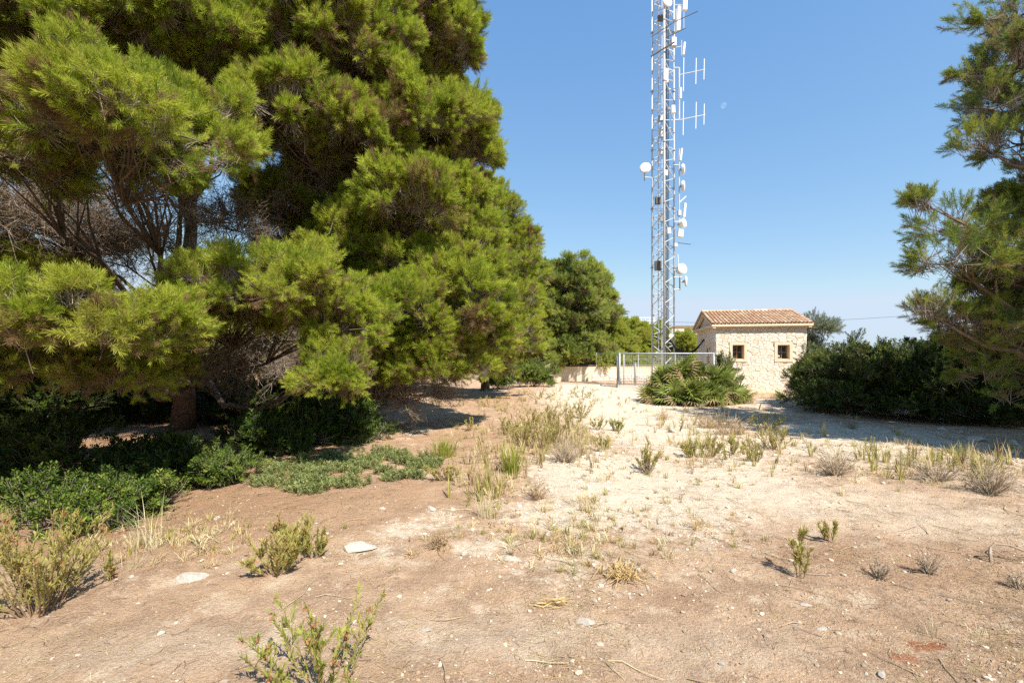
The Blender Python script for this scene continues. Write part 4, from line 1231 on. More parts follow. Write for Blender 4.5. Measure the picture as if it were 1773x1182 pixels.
for x0 in (1180, 1225, 1262):
    m = MB(); m.box(bx(x0) - ox, bx(x0 + 14) - ox, -.06, .0, bz(598), bz(578)); w_ = part(m, 'window', 'white_plastic', bld)
    m = MB(); m.box(bx(x0 + 2) - ox, bx(x0 + 12) - ox, -.07, -.06, bz(596), bz(580)); part(m, 'pane', 'glass', w_)

# overhead wire
m = MB()
A, B = P(1060, 553, 42), P(1640, 541, 34)
pts = []
for i in range(17):
    t = i / 16; p = A.lerp(B, t); p.z -= 4 * t * (1 - t) * .5; pts.append(p)
m.tube(pts, .012, 5)
tag(m.build('overhead_wire', M['black_cable']), 'thin overhead wire crossing the sky behind the hut', 'wire')

# ------------------------------------------------------------------ the day moon
def moon_mat():
    m, nt, b = new_mat('day_moon')
    d = N(nt, 'ShaderNodeBsdfDiffuse'); t = N(nt, 'ShaderNodeBsdfTransparent'); a = N(nt, 'ShaderNodeAddShader')
    nt.links.new(ramp(nt, noise(nt, .35, 4), [(.35, (.02, .02, .02)), (.65, (.085, .085, .08))]), d.inputs[0])
    nt.links.new(d.outputs[0], a.inputs[0]); nt.links.new(t.outputs[0], a.inputs[1]); nt.links.new(a.outputs[0], nt.nodes['Material Output'].inputs[0])
    return m
import bmesh
bmn = bmesh.new(); bmesh.ops.create_uvsphere(bmn, u_segments=24, v_segments=14, radius=5.2)
mme = bpy.data.meshes.new('moon'); bmn.to_mesh(mme); bmn.free()
mme.polygons.foreach_set('use_smooth', [True] * len(mme.polygons)); mme.materials.append(moon_mat())
mo = link('moon', mme, None, P(1253, 183, 900)); tag(mo, 'faint half moon in the blue sky right of the mast', 'moon')

# ------------------------------------------------------------------ fan palm
def fan_leaf(seed, dry=False):
    r = random.Random(seed); mb = MB()
    pl = r.uniform(.28, .42)
    mb.tube([(0, 0, 0), (0, .02, pl * .6), (0, .06, pl)], [.009, .008, .007], 4, 1, False)
    hub = Vector((0, .06, pl)); n = 15; L = r.uniform(.44, .54); tb = math.radians((4, 14, 28, 45, 95)[seed % 5])
    for i in range(n):
        a = math.radians(-118 + 236 * i / (n - 1))
        d = Vector((math.sin(a), .12 + math.cos(a) * math.sin(tb), math.cos(a) * math.cos(tb))).normalized()
        s = Vector((math.cos(a), -math.sin(a) * math.sin(tb), -math.sin(a) * math.cos(tb)))
        l = L * (1 - .18 * abs(math.sin(a * .5))) * r.uniform(.92, 1.05)
        w = .058
        m1 = hub + d * l * .45; dr = Vector((0, r.uniform(.02, .06) + (.10 if dry else 0), -.02 - (.12 if dry else 0)))
        tip = hub + d * l + dr
        nrm = d.cross(s) * .010
        k = len(mb.v)
        mb.v += [tuple(hub), tuple(m1 + s * w * .5 - nrm), tuple(m1 + nrm), tuple(m1 - s * w * .5 - nrm), tuple(tip)]
        mb.f += [(k, k + 1, k + 2), (k, k + 2, k + 3), (k + 1, k + 4, k + 2), (k + 2, k + 4, k + 3)]; mb.m += [0] * 4
    return mb
fan_me = [fan_leaf(k).mesh('fan_leaf', [M['palm'], M['palm']]) for k in range(5)]
dry_me = [fan_leaf(10 + k, True).mesh('dry_fan_leaf', [M['palm_dry'], M['palm_dry']]) for k in range(3)]
pc = GG(1213, 702); pc.y += .9; pc.z = gz(pc.x, pc.y)
palm = thing('fan_palm', 'wide bushy dwarf fan palm clump in front of the fence and hut', 'palm', pc)
pr = random.Random(2)
hearts = [(-1.25, -.05, .12, .95), (-.80, -.55, .15, 1.0), (-.2, -.75, .12, 1.0), (.45, -.75, .15, 1.0), (1.1, -.5, .12, .95), (1.75, .0, .12, .95), (-.85, .2, .60, 1.05), (-.30, -.1, .90, 1.05), (.3, .2, .88, 1.05), (.95, -.05, .62, 1.05)]
for hx, hy, hz, k in hearts:
    m = MB(); m.tube([(hx * .8, hy * .7, -.1), (hx * .95, hy * .95, hz * .6), (hx, hy, hz)], [.08, .09, .06], 8); part(m, 'stem', 'bark', palm)
    for i in range(29):
        a = i * 2.399 + pr.uniform(-.3, .3); t = i / 29
        el = math.radians(88 - 70 * t + pr.uniform(-10, 10))
        d = Vector((math.cos(a) * math.cos(el), math.sin(a) * math.cos(el), math.sin(el)))
        dry = (t > .84 and pr.random() < .7) or pr.random() < .07
        o = link('dry_fan_leaf' if dry else 'fan_leaf', pr.choice(dry_me if dry else fan_me), palm, (hx, hy, hz + .02 - .06 * t))
        side = Vector((0, 0, 1)).cross(d) if abs(d.z) < .98 else Vector((1, 0, 0))
        side.normalize(); nn = side.cross(d)      # leaf local: z along, y = drooping side (down/outward)
        R_ = Matrix((side, -nn if nn.z > 0 else nn, d)).transposed()
        if R_.determinant() < 0: R_ = Matrix((-side, -nn if nn.z > 0 else nn, d)).transposed()
        o.rotation_euler = (R_ @ Matrix.Rotation(pr.uniform(-1.5, 1.5), 3, 'Z')).to_euler()
        s = k * pr.uniform(.85, 1.15); o.scale = (s, s, s)

# ------------------------------------------------------------------ weeds, dry shrubs, grass tufts
def weed_leafy(H, W, n, r, ll=.06, lw=.012, seeds=.3, stw=1.0, dens=1.0):
    st, lf, sd = MB(), MB(), MB()
    for i in range(n):
        a = r.random() * 6.283; q = r.random() ** .6
        b = Vector((math.cos(a) * W * .14 * q, math.sin(a) * W * .14 * q, -.02))
        h = H * r.uniform(.5, 1.0) * (1 - .2 * q)
        t = b + Vector((math.cos(a) * W * .42 * q, math.sin(a) * W * .42 * q, h))
        pts = wob(b, t, 5, .02, r, -.0)
        st.tube(pts, [.0045 * stw * (H / .5) ** .5 * (1 - .14 * k) for k in range(6)], 4, 0, False)
        br = [(pts, 1.0)]
        for j in range(r.randint(1, 3)):
            k = r.randint(2, 4); e = pts[k] + Vector((r.uniform(-1, 1), r.uniform(-1, 1), 1.4)).normalized() * h * r.uniform(.15, .32)
            bp = wob(pts[k], e, 3, .03, r); st.tube(bp, [.003, .0025, .002, .0012], 3, 0, False); br.append((bp, .4))
        for bp, wgt in br:
            m = max(5, int(52 * wgt * dens))
            for j in range(m):
                f = (.18 + .82 * (j + r.random()) / m) * (len(bp) - 1); k = min(int(f), len(bp) - 2)
                p = bp[k].lerp(bp[k + 1], f - k); ax = (bp[k + 1] - bp[k]).normalized()
                d = (rdir(r) * .75 + ax * 1.0 + Vector((0, 0, .25))).normalized()
                lf.leaf(p, d, rdir(r), ll * r.uniform(.5, 1.2), lw * r.uniform(.7, 1.3), 0, .15)
            if r.random() < seeds:
                p = bp[-1]
                for j in range(9): sd.leaf(p + rdir(r) * .012 - Vector((0, 0, r.random() * .03)), rdir(r), rdir(r), .018, .010, 0, .3)
    return st, lf, sd
def weed_spike(H, W, n, r):
    st, lf, sd = MB(), MB(), MB()
    for i in range(n):
        a = r.random() * 6.283; q = r.random() ** .5 * .5
        b = Vector((math.cos(a) * W * q, math.sin(a) * W * q, -.02)); h = H * r.uniform(.6, 1)
        t = b + Vector((r.uniform(-.08, .08) * h, r.uniform(-.08, .08) * h, h)); pts = wob(b, t, 4, .01, r)
        st.tube(pts, [.006, .005, .004, .003, .002], 4, 0, False)
        m = 46
        for j in range(m):
            f = .25 + .75 * j / m; p = b.lerp(t, f); al = j * 2.399
            el = .9
            d = Vector((math.cos(al), math.sin(al), el)).normalized()
            lf.leaf(p, d, Vector((-math.sin(al), math.cos(al), 0)), (.075 * (1.05 - f) + .02) * r.uniform(.8, 1.2) * (H / .5) ** .3, .013, 0, .15)
    return st, lf, sd
def bush_twiggy(H, W, n, r):
    st = MB()
    for i in range(n):
        d = rdir(r); d.z = abs(d.z) * 1.1 + .25; d.normalize()
        L = r.uniform(.7, 1.05)
        b = Vector((d.x * W * .08, d.y * W * .08, -.01)); e = Vector((d.x * W * .5 * L, d.y * W * .5 * L, d.z * H * L))
        pts = wob(b, e, 3, .06, r); w = .0028 + .0012 * W
        st.tube(pts, [w * 1.4, w, w * .8, w * .5], 3, 0, False)
        for j in range(4):
            k = r.randint(1, 3); q = pts[k] + (d + rdir(r) * .7).normalized() * H * r.uniform(.15, .3)
            st.tube([pts[k], pts[k].lerp(q, .5) + rdir(r) * .01, q], [w * .7, w * .6, w * .35], 3, 0, False)
    return st
def grass(H, W, n, r, lean=.6, w=.004, up=1.0):
    m = MB()
    for i in range(n):
        a = r.random() * 6.283; q = r.random() ** .7
        b = Vector((math.cos(a) * W * .3 * q, math.sin(a) * W * .3 * q, -.01)); h = H * r.uniform(.45, 1.0) * up
        o = Vector((math.cos(a + r.uniform(-.8, .8)), math.sin(a + r.uniform(-.8, .8)), 0)) * lean * H * r.uniform(.2, 1)
        p1 = b + Vector((0, 0, h * .55)) + o * .3; p2 = b + Vector((0, 0, h * (1 - .25 * lean * r.random()))) + o
        s = Vector((-o.y, o.x, 0)); s = (s.normalized() if s.length > 1e-6 else Vector((1, 0, 0))); s = (s + rdir(r) * .5).normalized() * w * .5 * r.uniform(.7, 1.4)
        k = len(m.v); m.v += [tuple(b - s), tuple(b + s), tuple(p1 + s * .9), tuple(p1 - s * .9), tuple(p2)]
        m.f += [(k, k + 1, k + 2, k + 3), (k + 3, k + 2, k + 4)]; m.m += [0, 0]
    return m

def put_weed(kind, px, py, h, w, label, group, n=None, leaf=None, seed=0, cat='weed', mat=None, seeds=None):
    b = GG(px, py); H, W = h * b.y / FOC, w * b.y / FOC
    r = random.Random(seed * 31 + int(px))
    if kind in ('leafy', 'spike'):
        root = thing('weed' if kind == 'leafy' else 'spiky_weed', label, cat, b, 0, group)
        if kind == 'leafy':
            k = max(.6, (b.y / 6.0) ** .7)
            far = b.y > 5
            st, lf, sd = weed_leafy(H, W * (1.25 if far else 1), int((n or 8) * (2.2 if far else 1)), r, ll=(.05 if far else .074) * min(k, 1.2), lw=(.0105 if far else .0115) * k ** .5, stw=1.5 if far else 1.0, dens=.45 if far else 1.0, seeds=.3 if seeds is None else seeds)
        else: st, lf, sd = weed_spike(H, W, n or 3, r)
        st.build('stem', M['stem'], root); lf.build('leaves', M[leaf or 'weed'], root)
        if sd.f: sd.build('seed_heads', M['seed'], root)
        return root
    if kind == 'twiggy':
        return tag(bush_twiggy(H, W, n or 60, r).build('dead_shrub', M[mat or 'greyweed'], None, b), label, 'dry shrub', group)
    if kind == 'grass':
        return tag(grass(H, W, n or 70, r, .6, .0035 * max(1, b.y / 4) ** .8).build('dry_grass_tuft', M[mat or 'straw'], None, b), label, 'grass tuft', group)
    if kind == 'rush':
        return tag(grass(H, W, n or 170, r, .45, .0045 * max(1, b.y / 4) ** .7).build('green_tuft', M['rush'], None, b), label, 'plant', group)

gW = 'leafy weeds in the clearing'; gS = 'spiky weeds along the shade edge'; gT = 'dead grey shrubs'; gG = 'tufts of dry grass'
for i, a in enumerate([
    ('leafy', 568, 1192, 185, 260, 'tall leafy weed with rusty seed heads at the bottom edge of the clearing', gW, 15, 'weed_fresh'),
    ('leafy', 70, 1055, 185, 190, 'big clump of leafy weeds at the left edge of the clearing', gW, 42, 'weed'),
    ('leafy', 478, 992, 80, 100, 'yellow-green weed clump, front one left of the flat white stone', gW, 18, 'weed'),
    ('leafy', 500, 965, 85, 70, 'upright yellow-green weed just behind the front clump by the white stone', gW, 16, 'weed'),
    ('leafy', 543, 968, 80, 50, 'thin browning weed nearest the flat white stone', gW, 8, 'weed'),
    ('leafy', 190, 1008, 58, 26, 'single thin weed right of the big left-edge clump', gW, 2, 'weed'),
    ('leafy', 1385, 995, 100, 40, 'lone upright seedling casting a thin shadow, front one of two', gW, 4, 'weed'),
    ('leafy', 1438, 938, 60, 50, 'pale forked seedling behind the lone upright one', gW, 3, 'weed'),
    ('leafy', 1120, 815, 55, 46, 'upright weed standing alone on the white gravel', gW, 9, 'weed'),
    ('leafy', 772, 830, 42, 56, 'browning weed at the right end of the green ground cover', gW, 8, 'weed'),
    ('leafy', 1068, 746, 28, 26, 'small round green weed on the gravel, left of the palm', gW, 6, 'weed_fresh'),
    ('leafy', 1036, 742, 24, 24, 'smallest green weed beside the small round one on the gravel', gW, 5, 'weed'),
    ('leafy', 905, 770, 52, 44, 'weed at the left front of the dense weed patch', gW, 8, 'weed'),
    ('leafy', 938, 776, 64, 48, 'tallest weed in the middle of the dense weed patch', gW, 9, 'weed'),
    ('leafy', 968, 766, 60, 44, 'weed at the right of the dense weed patch, above the grey shrub', gW, 8, 'weed'),
    ('leafy', 990, 742, 48, 40, 'weed at the right rear of the dense weed patch', gW, 7, 'weed'),
    ('leafy', 920, 742, 40, 40, 'weed in the rear row of the dense weed patch', gW, 7, 'weed'),
    ('leafy', 952, 736, 44, 40, 'thin weed in the rear middle of the dense weed patch', gW, 7, 'weed'),
    ('leafy', 876, 752, 36, 36, 'low weed at the left of the dense weed patch', gW, 6, 'weed'),
    ('leafy', 1003, 724, 36, 34, 'last weed behind the dense patch towards the low wall', gW, 6, 'weed'),
    ('leafy', 1042, 780, 28, 30, 'pale low weed right of the dense weed patch', gW, 5, 'weed'),
    ('leafy', 848, 704, 22, 46, 'small weed on the brown ground under the tall bright pine', gW, 6, 'weed'),
    ('leafy', 815, 745, 28, 26, 'small weed between the green tuft and the pine shade', gW, 4, 'weed'),
    ('leafy', 935, 690, 22, 60, 'short weeds near the far end, left of the low wall', gW, 7, 'weed'),
    ('leafy', 1008, 688, 22, 44, 'short weed on the gravel before the low wall', gW, 6, 'weed'),
    ('leafy', 1196, 792, 40, 34, 'weed in front of the palm, left of a close pair', gW, 7, 'weed'),
    ('leafy', 1228, 790, 44, 40, 'weed in front of the palm, right of a close pair', gW, 7, 'weed'),
    ('leafy', 1268, 786, 34, 24, 'thin weed below the middle of the palm', gW, 4, 'weed'),
    ('leafy', 1308, 800, 46, 34, 'slim yellow weed right of and below the palm', gW, 5, 'weed'),
    ('leafy', 1342, 778, 52, 56, 'brown and yellow weed at the left tip of the big shadow', gW, 9, 'weed'),
    ('leafy', 1325, 742, 30, 50, 'weed in half shade at the right foot of the palm', gW, 6, 'weed'),
    ('spike', 1505, 790, 38, 24, 'spiky weed at the left start of the shade-edge row', gS, 3, 'weed'),
    ('spike', 1540, 800, 34, 20, 'short spiky weed, second of the shade-edge row', gS, 2, 'weed'),
    ('spike', 1565, 812, 56, 22, 'tallest spiky weed in the shade-edge row, with two close stems', gS, 2, 'weed'),
    ('spike', 1582, 806, 46, 12, 'slim spiky weed touching the tallest one', gS, 1, 'weed'),
    ('spike', 1614, 800, 36, 10, 'thin spiky weed further back in the shade-edge row', gS, 1, 'weed'),
    ('spike', 1631, 812, 46, 18, 'spiky weed right of the thin one in the shade-edge row', gS, 2, 'weed'),
    ('spike', 1656, 818, 40, 18, 'spiky weed above the low grey shrub at right', gS, 2, 'weed'),
    ('spike', 1684, 824, 40, 18, 'rust-tinged spiky weed behind the right grey shrub', gS, 2, 'weed'),
    ('spike', 1710, 826, 36, 16, 'last spiky weed at the right of the row', gS, 2, 'weed'),
    ('twiggy', 1446, 822, 42, 76, 'grey dead shrub at the left end of the spiky weed row', gT, 80),
    ('twiggy', 1622, 832, 34, 86, 'low wide grey dead shrub in front of the spiky weeds', gT, 80),
    ('twiggy', 1712, 854, 56, 74, 'largest grey dead shrub, at the right end of the spiky weed row', gT, 90),
    ('twiggy', 980, 800, 44, 70, 'grey dead shrub at the right front of the dense weed patch', gT, 90),
    ('twiggy', 1120, 818, 24, 34, 'dry grey twigs at the foot of the lone weed on white gravel', gT, 40),
    ('twiggy', 1522, 998, 32, 50, 'tiny grey dead shrub in the right foreground, wider of two', gT, 40),
    ('twiggy', 1607, 994, 46, 34, 'tiny upright grey dead shrub in the right foreground, slimmer of two', gT, 34),
    ('twiggy', 1475, 742, 20, 40, 'small dead shrub inside the big shadow before the dark bushes', gT, 50),
    ('twiggy', 930, 862, 34, 44, 'brownish dead shrub on the gravel below the dense weed patch', gT, 50, None, 'brownweed'),
    ('twiggy', 760, 948, 32, 50, 'brownish dead shrub in the middle of the foreground', gT, 50, None, 'brownweed'),
    ('twiggy', 1262, 752, 34, 90, 'brown withered shrub below the palm', gT, 70, None, 'brownweed'),
    ('twiggy', 1225, 740, 26, 60, 'brown withered shrub left of the larger one below the palm', gT, 60, None, 'brownweed'),
    ('twiggy', 1148, 726, 22, 44, 'pale withered shrub at the left foot of the palm', gT, 50, None, 'brownweed'),
    ('twiggy', 1765, 1020, 30, 50, 'grey twiggy plant cut by the right edge of the picture', gT, 40),
    ('rush', 768, 790, 44, 70, 'bright yellow-green tuft at the edge of the pine shade', 'yellow-green tufts', 170),
    ('rush', 886, 818, 60, 56, 'bright yellow-green tuft left of the dense weed patch', 'yellow-green tufts', 170),
    ('grass', 262, 945, 100, 110, 'tall pale tuft of dry grass beside the left shrubs', gG, 60, None, 'straw_pale'),
    ('grass', 228, 985, 70, 60, 'thin pale tuft of dry grass before the tall one', gG, 18, None, 'straw_pale'),
    ('grass', 388, 906, 50, 34, 'small pale tuft of dry grass at the reddish bare ground', gG, 16, None, 'straw_pale'),
    ('grass', 842, 896, 66, 56, 'upright greyish tuft of grass on the edge of the gravel', gG, 60, None, 'straw_pale'),
    ('grass', 838, 838, 46, 60, 'tawny grass tuft below the yellow-green tufts', gG, 60, None, 'straw'),
    ('grass', 790, 930, 40, 50, 'thin dry grass tuft right of the brownish dead shrub', gG, 40, None, 'straw'),
    ('grass', 1015, 878, 34, 96, 'wide tawny grass tuft on the white gravel', gG, 130, None, 'straw'),
    ('grass', 1206, 915, 32, 60, 'golden dry grass tuft on the pale track', gG, 60, None, 'straw_orange'),
    ('grass', 990, 950, 48, 80, 'sparse dry grass tuft above the golden withered leaves', gG, 50, None, 'straw'),
    ('grass', 1200, 805, 24, 110, 'orange dry grass under the close pair of weeds', gG, 90, None, 'straw_orange'),
    ('grass', 1350, 690, 16, 90, 'dry grass at the foot of the hut wall', gG, 90, None, 'straw'),
    ('grass', 1050, 830, 20, 50, 'small tawny grass tuft left of the lone gravel weed', gG, 50, None, 'straw'),
    ('grass', 1615, 1100, 50, 30, 'thin dry grass stalks beside the red soil patch', gG, 12, None, 'straw_pale'),
    ('grass', 1710, 1105, 26, 100, 'low pale dry grass at the right bottom corner', gG, 50, None, 'straw_pale'),
    ('grass', 1560, 770, 18, 60, 'dry grass in the big shadow before the dark bushes', gG, 50, None, 'straw'),
]):
    kind, px, py, h, w, lab, grp = a[:7]
    put_weed(kind, px, py, h, w, lab, grp, n=a[7] if len(a) > 7 else None, leaf=a[8] if len(a) > 8 and kind in ('leafy', 'spike') else None, mat=a[9] if len(a) > 9 else None, seed=i)
# two sprawls of withered golden leaves
for i, (px, py, W_, lab) in enumerate(((1085, 1000, 90, 'heap of golden withered strap leaves with a white stone in it'), (950, 1048, 70, 'flat sprawl of golden withered strap leaves in the foreground'))):
    b = GG(px, py); r = random.Random(60 + i); m = MB(); W = W_ * b.y / FOC
    for k in range(90 if i == 0 else 40):
        a = r.uniform(0, 6.283) if i == 0 else r.uniform(-.5, .5) + (3.14 if r.random() < .15 else 0)
        L = W * r.uniform(.35, .75); hh = r.uniform(.03, .12) if i == 0 else r.uniform(.01, .03)
        o_ = Vector((r.gauss(0, .16) * W, r.gauss(0, .10) * W, 0))
        pts = [o_ + Vector((r.uniform(-.03, .03), r.uniform(-.03, .03), .012)), o_ + Vector((math.cos(a) * L * .4, math.sin(a) * L * .35, hh)), o_ + Vector((math.cos(a + r.uniform(-.7, .7)) * L * .8, math.sin(a + .2) * L * .6, .012))]
        for j in range(2):
            s = Vector((-math.sin(a), math.cos(a), r.uniform(-.6, .6))).normalized() * r.uniform(.002, .005)
            e = .15 if j else 1
            m.face([pts[j] - s, pts[j] + s, pts[j + 1] + s * e, pts[j + 1] - s * e])
    tag(m.build('withered_leaves', M['straw_orange'], None, b), lab, 'dry leaves', 'withered leaf heaps')

# green creeping ground cover
def spread(polys, n, zoff=0.0):
    out = []
    for (px, py, rx, ry, k) in polys:
        for _ in range(int(n * k)):
            a = rng.random() * 6.283; q = math.sqrt(rng.random())
            p = G(px + math.cos(a) * rx * q, py + math.sin(a) * ry * q); out.append((p.x, p.y))
    A = np.array(out); return np.column_stack([A, sample(Z, A[:, 0], A[:, 1]) + zoff])
pts = spread([(500, 826, 58, 18, 1.1), (560, 815, 70, 24, 1.4), (640, 796, 75, 16, 1.1), (695, 810, 50, 18, .8), (600, 832, 50, 14, .7), (740, 800, 26, 12, .4), (455, 838, 22, 9, .25), (530, 846, 40, 8, .3), (670, 826, 34, 10, .3), (470, 808, 34, 10, .3), (720, 824, 24, 8, .2)], 750)
nrm = pts.copy(); nz = .06 * (vnoise(pts[:, 0], pts[:, 1], .25) + .5)
keep = vnoise(pts[:, 0], pts[:, 1], .35) + .6 * vnoise(pts[:, 0], pts[:, 1], .12) > -.06
pts, nz = pts[keep], nz[keep]
pts[:, 2] += nz * rng.random(len(pts)) * .9
dr = unit(rng.normal(size=(len(pts), 3)) * .6 + np.array([0, 0, .9]))
o = scatter('ground_cover', pts, dr, rng.uniform(.55, 1.15, len(pts)), rng.random(len(pts)), NG_CREEP, 3)
tag(o, 'mat of small-leaved green creeping plants at the edge of the pine shade', 'ground cover')

# ------------------------------------------------------------------ stones
def stone_mesh(seed, flat=.55, long=1.3):
    r = random.Random(seed); bm = bmesh.new(); bmesh.ops.create_icosphere(bm, subdivisions=2, radius=.5)
    pl = [(rdir(r), r.uniform(.20, .40)) for _ in range(11)]
    for vv in bm.verts:
        for n_, dd in pl:
            k = vv.co.dot(n_)
            if k > dd: vv.co -= n_ * (k - dd)
        vv.co += rdir(r) * .012
        vv.co.x *= long; vv.co.z *= flat
    me = bpy.data.meshes.new('stone'); bm.to_mesh(me); bm.free(); me.materials.append(M['stone_loose']); return me
smesh = [stone_mesh(k, f, l) for k, (f, l) in enumerate(((.75, 1.1), (.62, 1.7), (.95, 1.0), (.38, 1.8), (.7, 1.35)))]
for i, (px, py, w, k, lab) in enumerate((
    (625, 952, 44, 1, 'biggest white stone in the foreground, long and flat'), (335, 1000, 58, 3, 'flat white slab flush with the soil at lower left'), (350, 968, 14, 2, 'upright white stone above the flat slab'), (279, 1097, 17, 2, 'pointed white stone in the bare soil at lower left'),
    (227, 1003, 14, 0, 'white stone beside the thin dry grass at left'), (747, 881, 20, 0, 'rounded white stone at the edge of the gravel, left one'), (662, 882, 16, 0, 'white stone on the reddish ground left of the gravel'), (298, 921, 12, 0, 'white stone in the dry grass at left'),
    (375, 898, 14, 0, 'white stone below the small bright shrub'), (885, 969, 34, 3, 'flat white stone near the middle of the foreground'), (805, 958, 18, 4, 'white stone left of the flat middle one'), (828, 938, 11, 2, 'small white stone above the middle foreground stones'),
    (948, 927, 14, 0, 'white stone under the wide tawny grass'), (1103, 990, 20, 2, 'white stone lying in the golden withered leaves'), (1030, 1040, 12, 0, 'small white stone right of the flat leaf sprawl'), (1014, 1078, 26, 1, 'oval white stone in the bare soil below the leaves'),
    (1271, 988, 15, 4, 'grey-white stone left of the lone seedling'), (1193, 1018, 11, 0, 'small white stone right of the golden leaves'), (1398, 1045, 20, 3, 'thin white stone in the right foreground'), (1250, 1156, 14, 2, 'white stone at the bottom edge, right of centre'),
    (1527, 1166, 22, 4, 'grey stone at the bottom edge of the right foreground'), (1424, 1089, 18, 3, 'flat pale stone below the thin white one'), (1163, 748, 16, 4, 'dark-sided pale stone on the gravel before the palm'), (1345, 1012, 10, 0, 'small stone under the lone seedling'),
    (1500, 1165, 10, 0, 'small white stone next to the grey one at the bottom edge'), (850, 1072, 9, 0, 'small white stone left of the oval one'), (940, 1145, 9, 0, 'small white stone near the bottom middle'), (735, 1087, 20, 3, 'thin flat stone with dry stalks at the lower middle'),
    (1755, 770, 26, 4, 'grey stone in shade at the right edge under the bushes'), (1718, 800, 24, 0, 'grey stone in shade behind the largest dead shrub'), (1690, 762, 26, 1, 'grey stone in the middle of the shaded strip'), (1630, 745, 18, 0, 'grey stone in shade close to the dark bushes'))):
    b = GG(px, py); s = w * b.y / FOC / 1.25
    o = link('stone', smesh[k], None, b + Vector((0, 0, s * (.12, .14, .2, .02, .12)[k]))); o.scale = (s, s, s); o.rotation_euler = (random.uniform(-.15, .15), random.uniform(-.15, .15), random.uniform(-.4, .4) + (0 if k in (1, 3) else random.uniform(0, 6)))
    tag(o, lab, 'stone', 'loose stones on the clearing')
# dead branch on the right
b = GG(1716, 975); s = b.y / FOC; m = MB()
q = lambda dx, dz, dy=0: Vector((dx * s, dy, dz * s))
m.tube([q(0, -2), q(3, 12, .02), q(10, 20, .05), q(18, 27, .05), q(36, 27, .02), q(58, 18, -.05), q(85, 6, -.05)], [.010, .012, .011, .010, .008, .006, .003], 6)
m.tube([q(10, 20, .05), q(18, 14, .0), q(22, 11)], [.007, .006, .003], 5); m.tube([q(36, 27, .02), q(50, 32, .1), q(64, 30, .15)], [.006, .004, .002], 5)
tag(m.build('dead_branch', M['greyweed'], None, b), 'crooked grey dead branch lying on the soil at the right edge', 'branch')

# ------------------------------------------------------------------ uncountable litter: pebbles, straw, twigs, short dry growth
def pebble_src(seed):
    r = random.Random(seed); bm = bmesh.new(); bmesh.ops.create_icosphere(bm, subdivisions=1, radius=.5)
    for vv in bm.verts: vv.co *= r.uniform(.75, 1.15); vv.co.z *= .6; vv.co.x *= 1.25
    me = bpy.data.meshes.new('pebble'); bm.to_mesh(me); bm.free(); me.materials.append(M['pebble']); return bpy.data.objects.new('pebble', me)
NG_PEB = node_group('pebbles', [pebble_src(k) for k in range(4)])
def straw_src(seed, mat):
    r = random.Random(seed); m = MB(); L = r.uniform(.06, .16); c = r.uniform(-.03, .03); w = .0016
    p = [Vector((0, -L / 2, 0)), Vector((c, 0, r.uniform(0, .012))), Vector((0, L / 2, r.uniform(0, .02)))]
    for a in range(2):
        m.face([p[a] + Vector((-w, 0, 0)), p[a] + Vector((w, 0, 0)), p[a + 1] + Vector((w, 0, 0)), p[a + 1] + Vector((-w, 0, 0))])
        m.face([p[a] + Vector((0, 0, w)), p[a] + Vector((0, 0, -w)), p[a + 1] + Vector((0, 0, -w)), p[a + 1] + Vector((0, 0, w))])
    return source('straw', m, [mat])
NG_STRAW = node_group('straw_bits', [straw_src(k, M['straw'] if k < 2 else (M['straw_pale'] if k == 2 else M['brownweed'])) for k in range(4)])
NG_TWIG = node_group('twig_bits', [straw_src(10 + k, M['greyweed'] if k < 2 else M['bark']) for k in range(4)])
def field_pts(n, dmin, dmax, weight=None):
    # even in the view: depth drawn so that near ground gets the finer cover
    uu = rng.random(n); d = 1 / (1 / dmin + uu * (1 / dmax - 1 / dmin))
    x = rng.uniform(-1.25, 1.25, n) * d
    if weight is not None:
        k = rng.random(n) < weight(x, d); x, d = x[k], d[k]
    return np.column_stack([x, d, sample(Z, x, d)])
upd = lambda n, t=.25: unit(rng.normal(size=(n, 3)) * t + np.array([0, 0, 1.]))
gw = lambda x, y: np.clip(.07 + 1.0 * sample(gravel, x, y) - .3 * sample(sand, x, y), .03, 1) * np.clip(.4 + 1.6 * vnoise(x, y, .5) + 1.0 * vnoise(x, y, 1.7) + .3, .06, 1)
pp = field_pts(80000, 2.1, 24, gw)
psz = np.clip(rng.lognormal(math.log(.011), .6, len(pp)), .004, .05) * np.clip(pp[:, 1] / 5, .8, 2.0)
gt = np.clip(.22 + .55 * sample(gravel, pp[:, 0], pp[:, 1]) + .22 * rng.normal(size=len(pp)), 0, 1)
pp[:, 2] += psz * .12
o = scatter('gravel', pp, upd(len(pp)), psz, gt, NG_PEB, 4); tag(o, 'white limestone gravel strewn over the clearing', 'gravel')
pp = field_pts(22000, 2.1, 16, lambda x, y: np.clip(.15 + 1.3 * vnoise(x, y, .6) + .8 * vnoise(x, y, 2.0), .05, 1)); pp[:, 2] += .004
o = scatter('straw_litter', pp, upd(len(pp), .12), rng.uniform(.3, 1.0, len(pp)) * np.clip(pp[:, 1] / 4, .8, 2.0), .5, NG_STRAW, 4); tag(o, 'bits of straw and dry stalks littering the soil', 'litter')
pp = field_pts(15000, 2.1, 13, lambda x, y: np.clip(.02 + .7 * sample(litter, x, y) + 1.1 * vnoise(x, y, .7), .05, 1)); pp[:, 2] += .004
o = scatter('twig_litter', pp, upd(len(pp), .12), rng.uniform(.4, 1.0, len(pp)) * np.clip(pp[:, 1] / 4, .8, 2.2), .5, NG_TWIG, 4); tag(o, 'small dark twigs and pine needles littering the soil', 'litter')
def tuft_src(seed, mat, H=.12):
    r = random.Random(seed); return source('short_dry_tuft', grass(H, .12, 16, r, .8, .006), [mat])
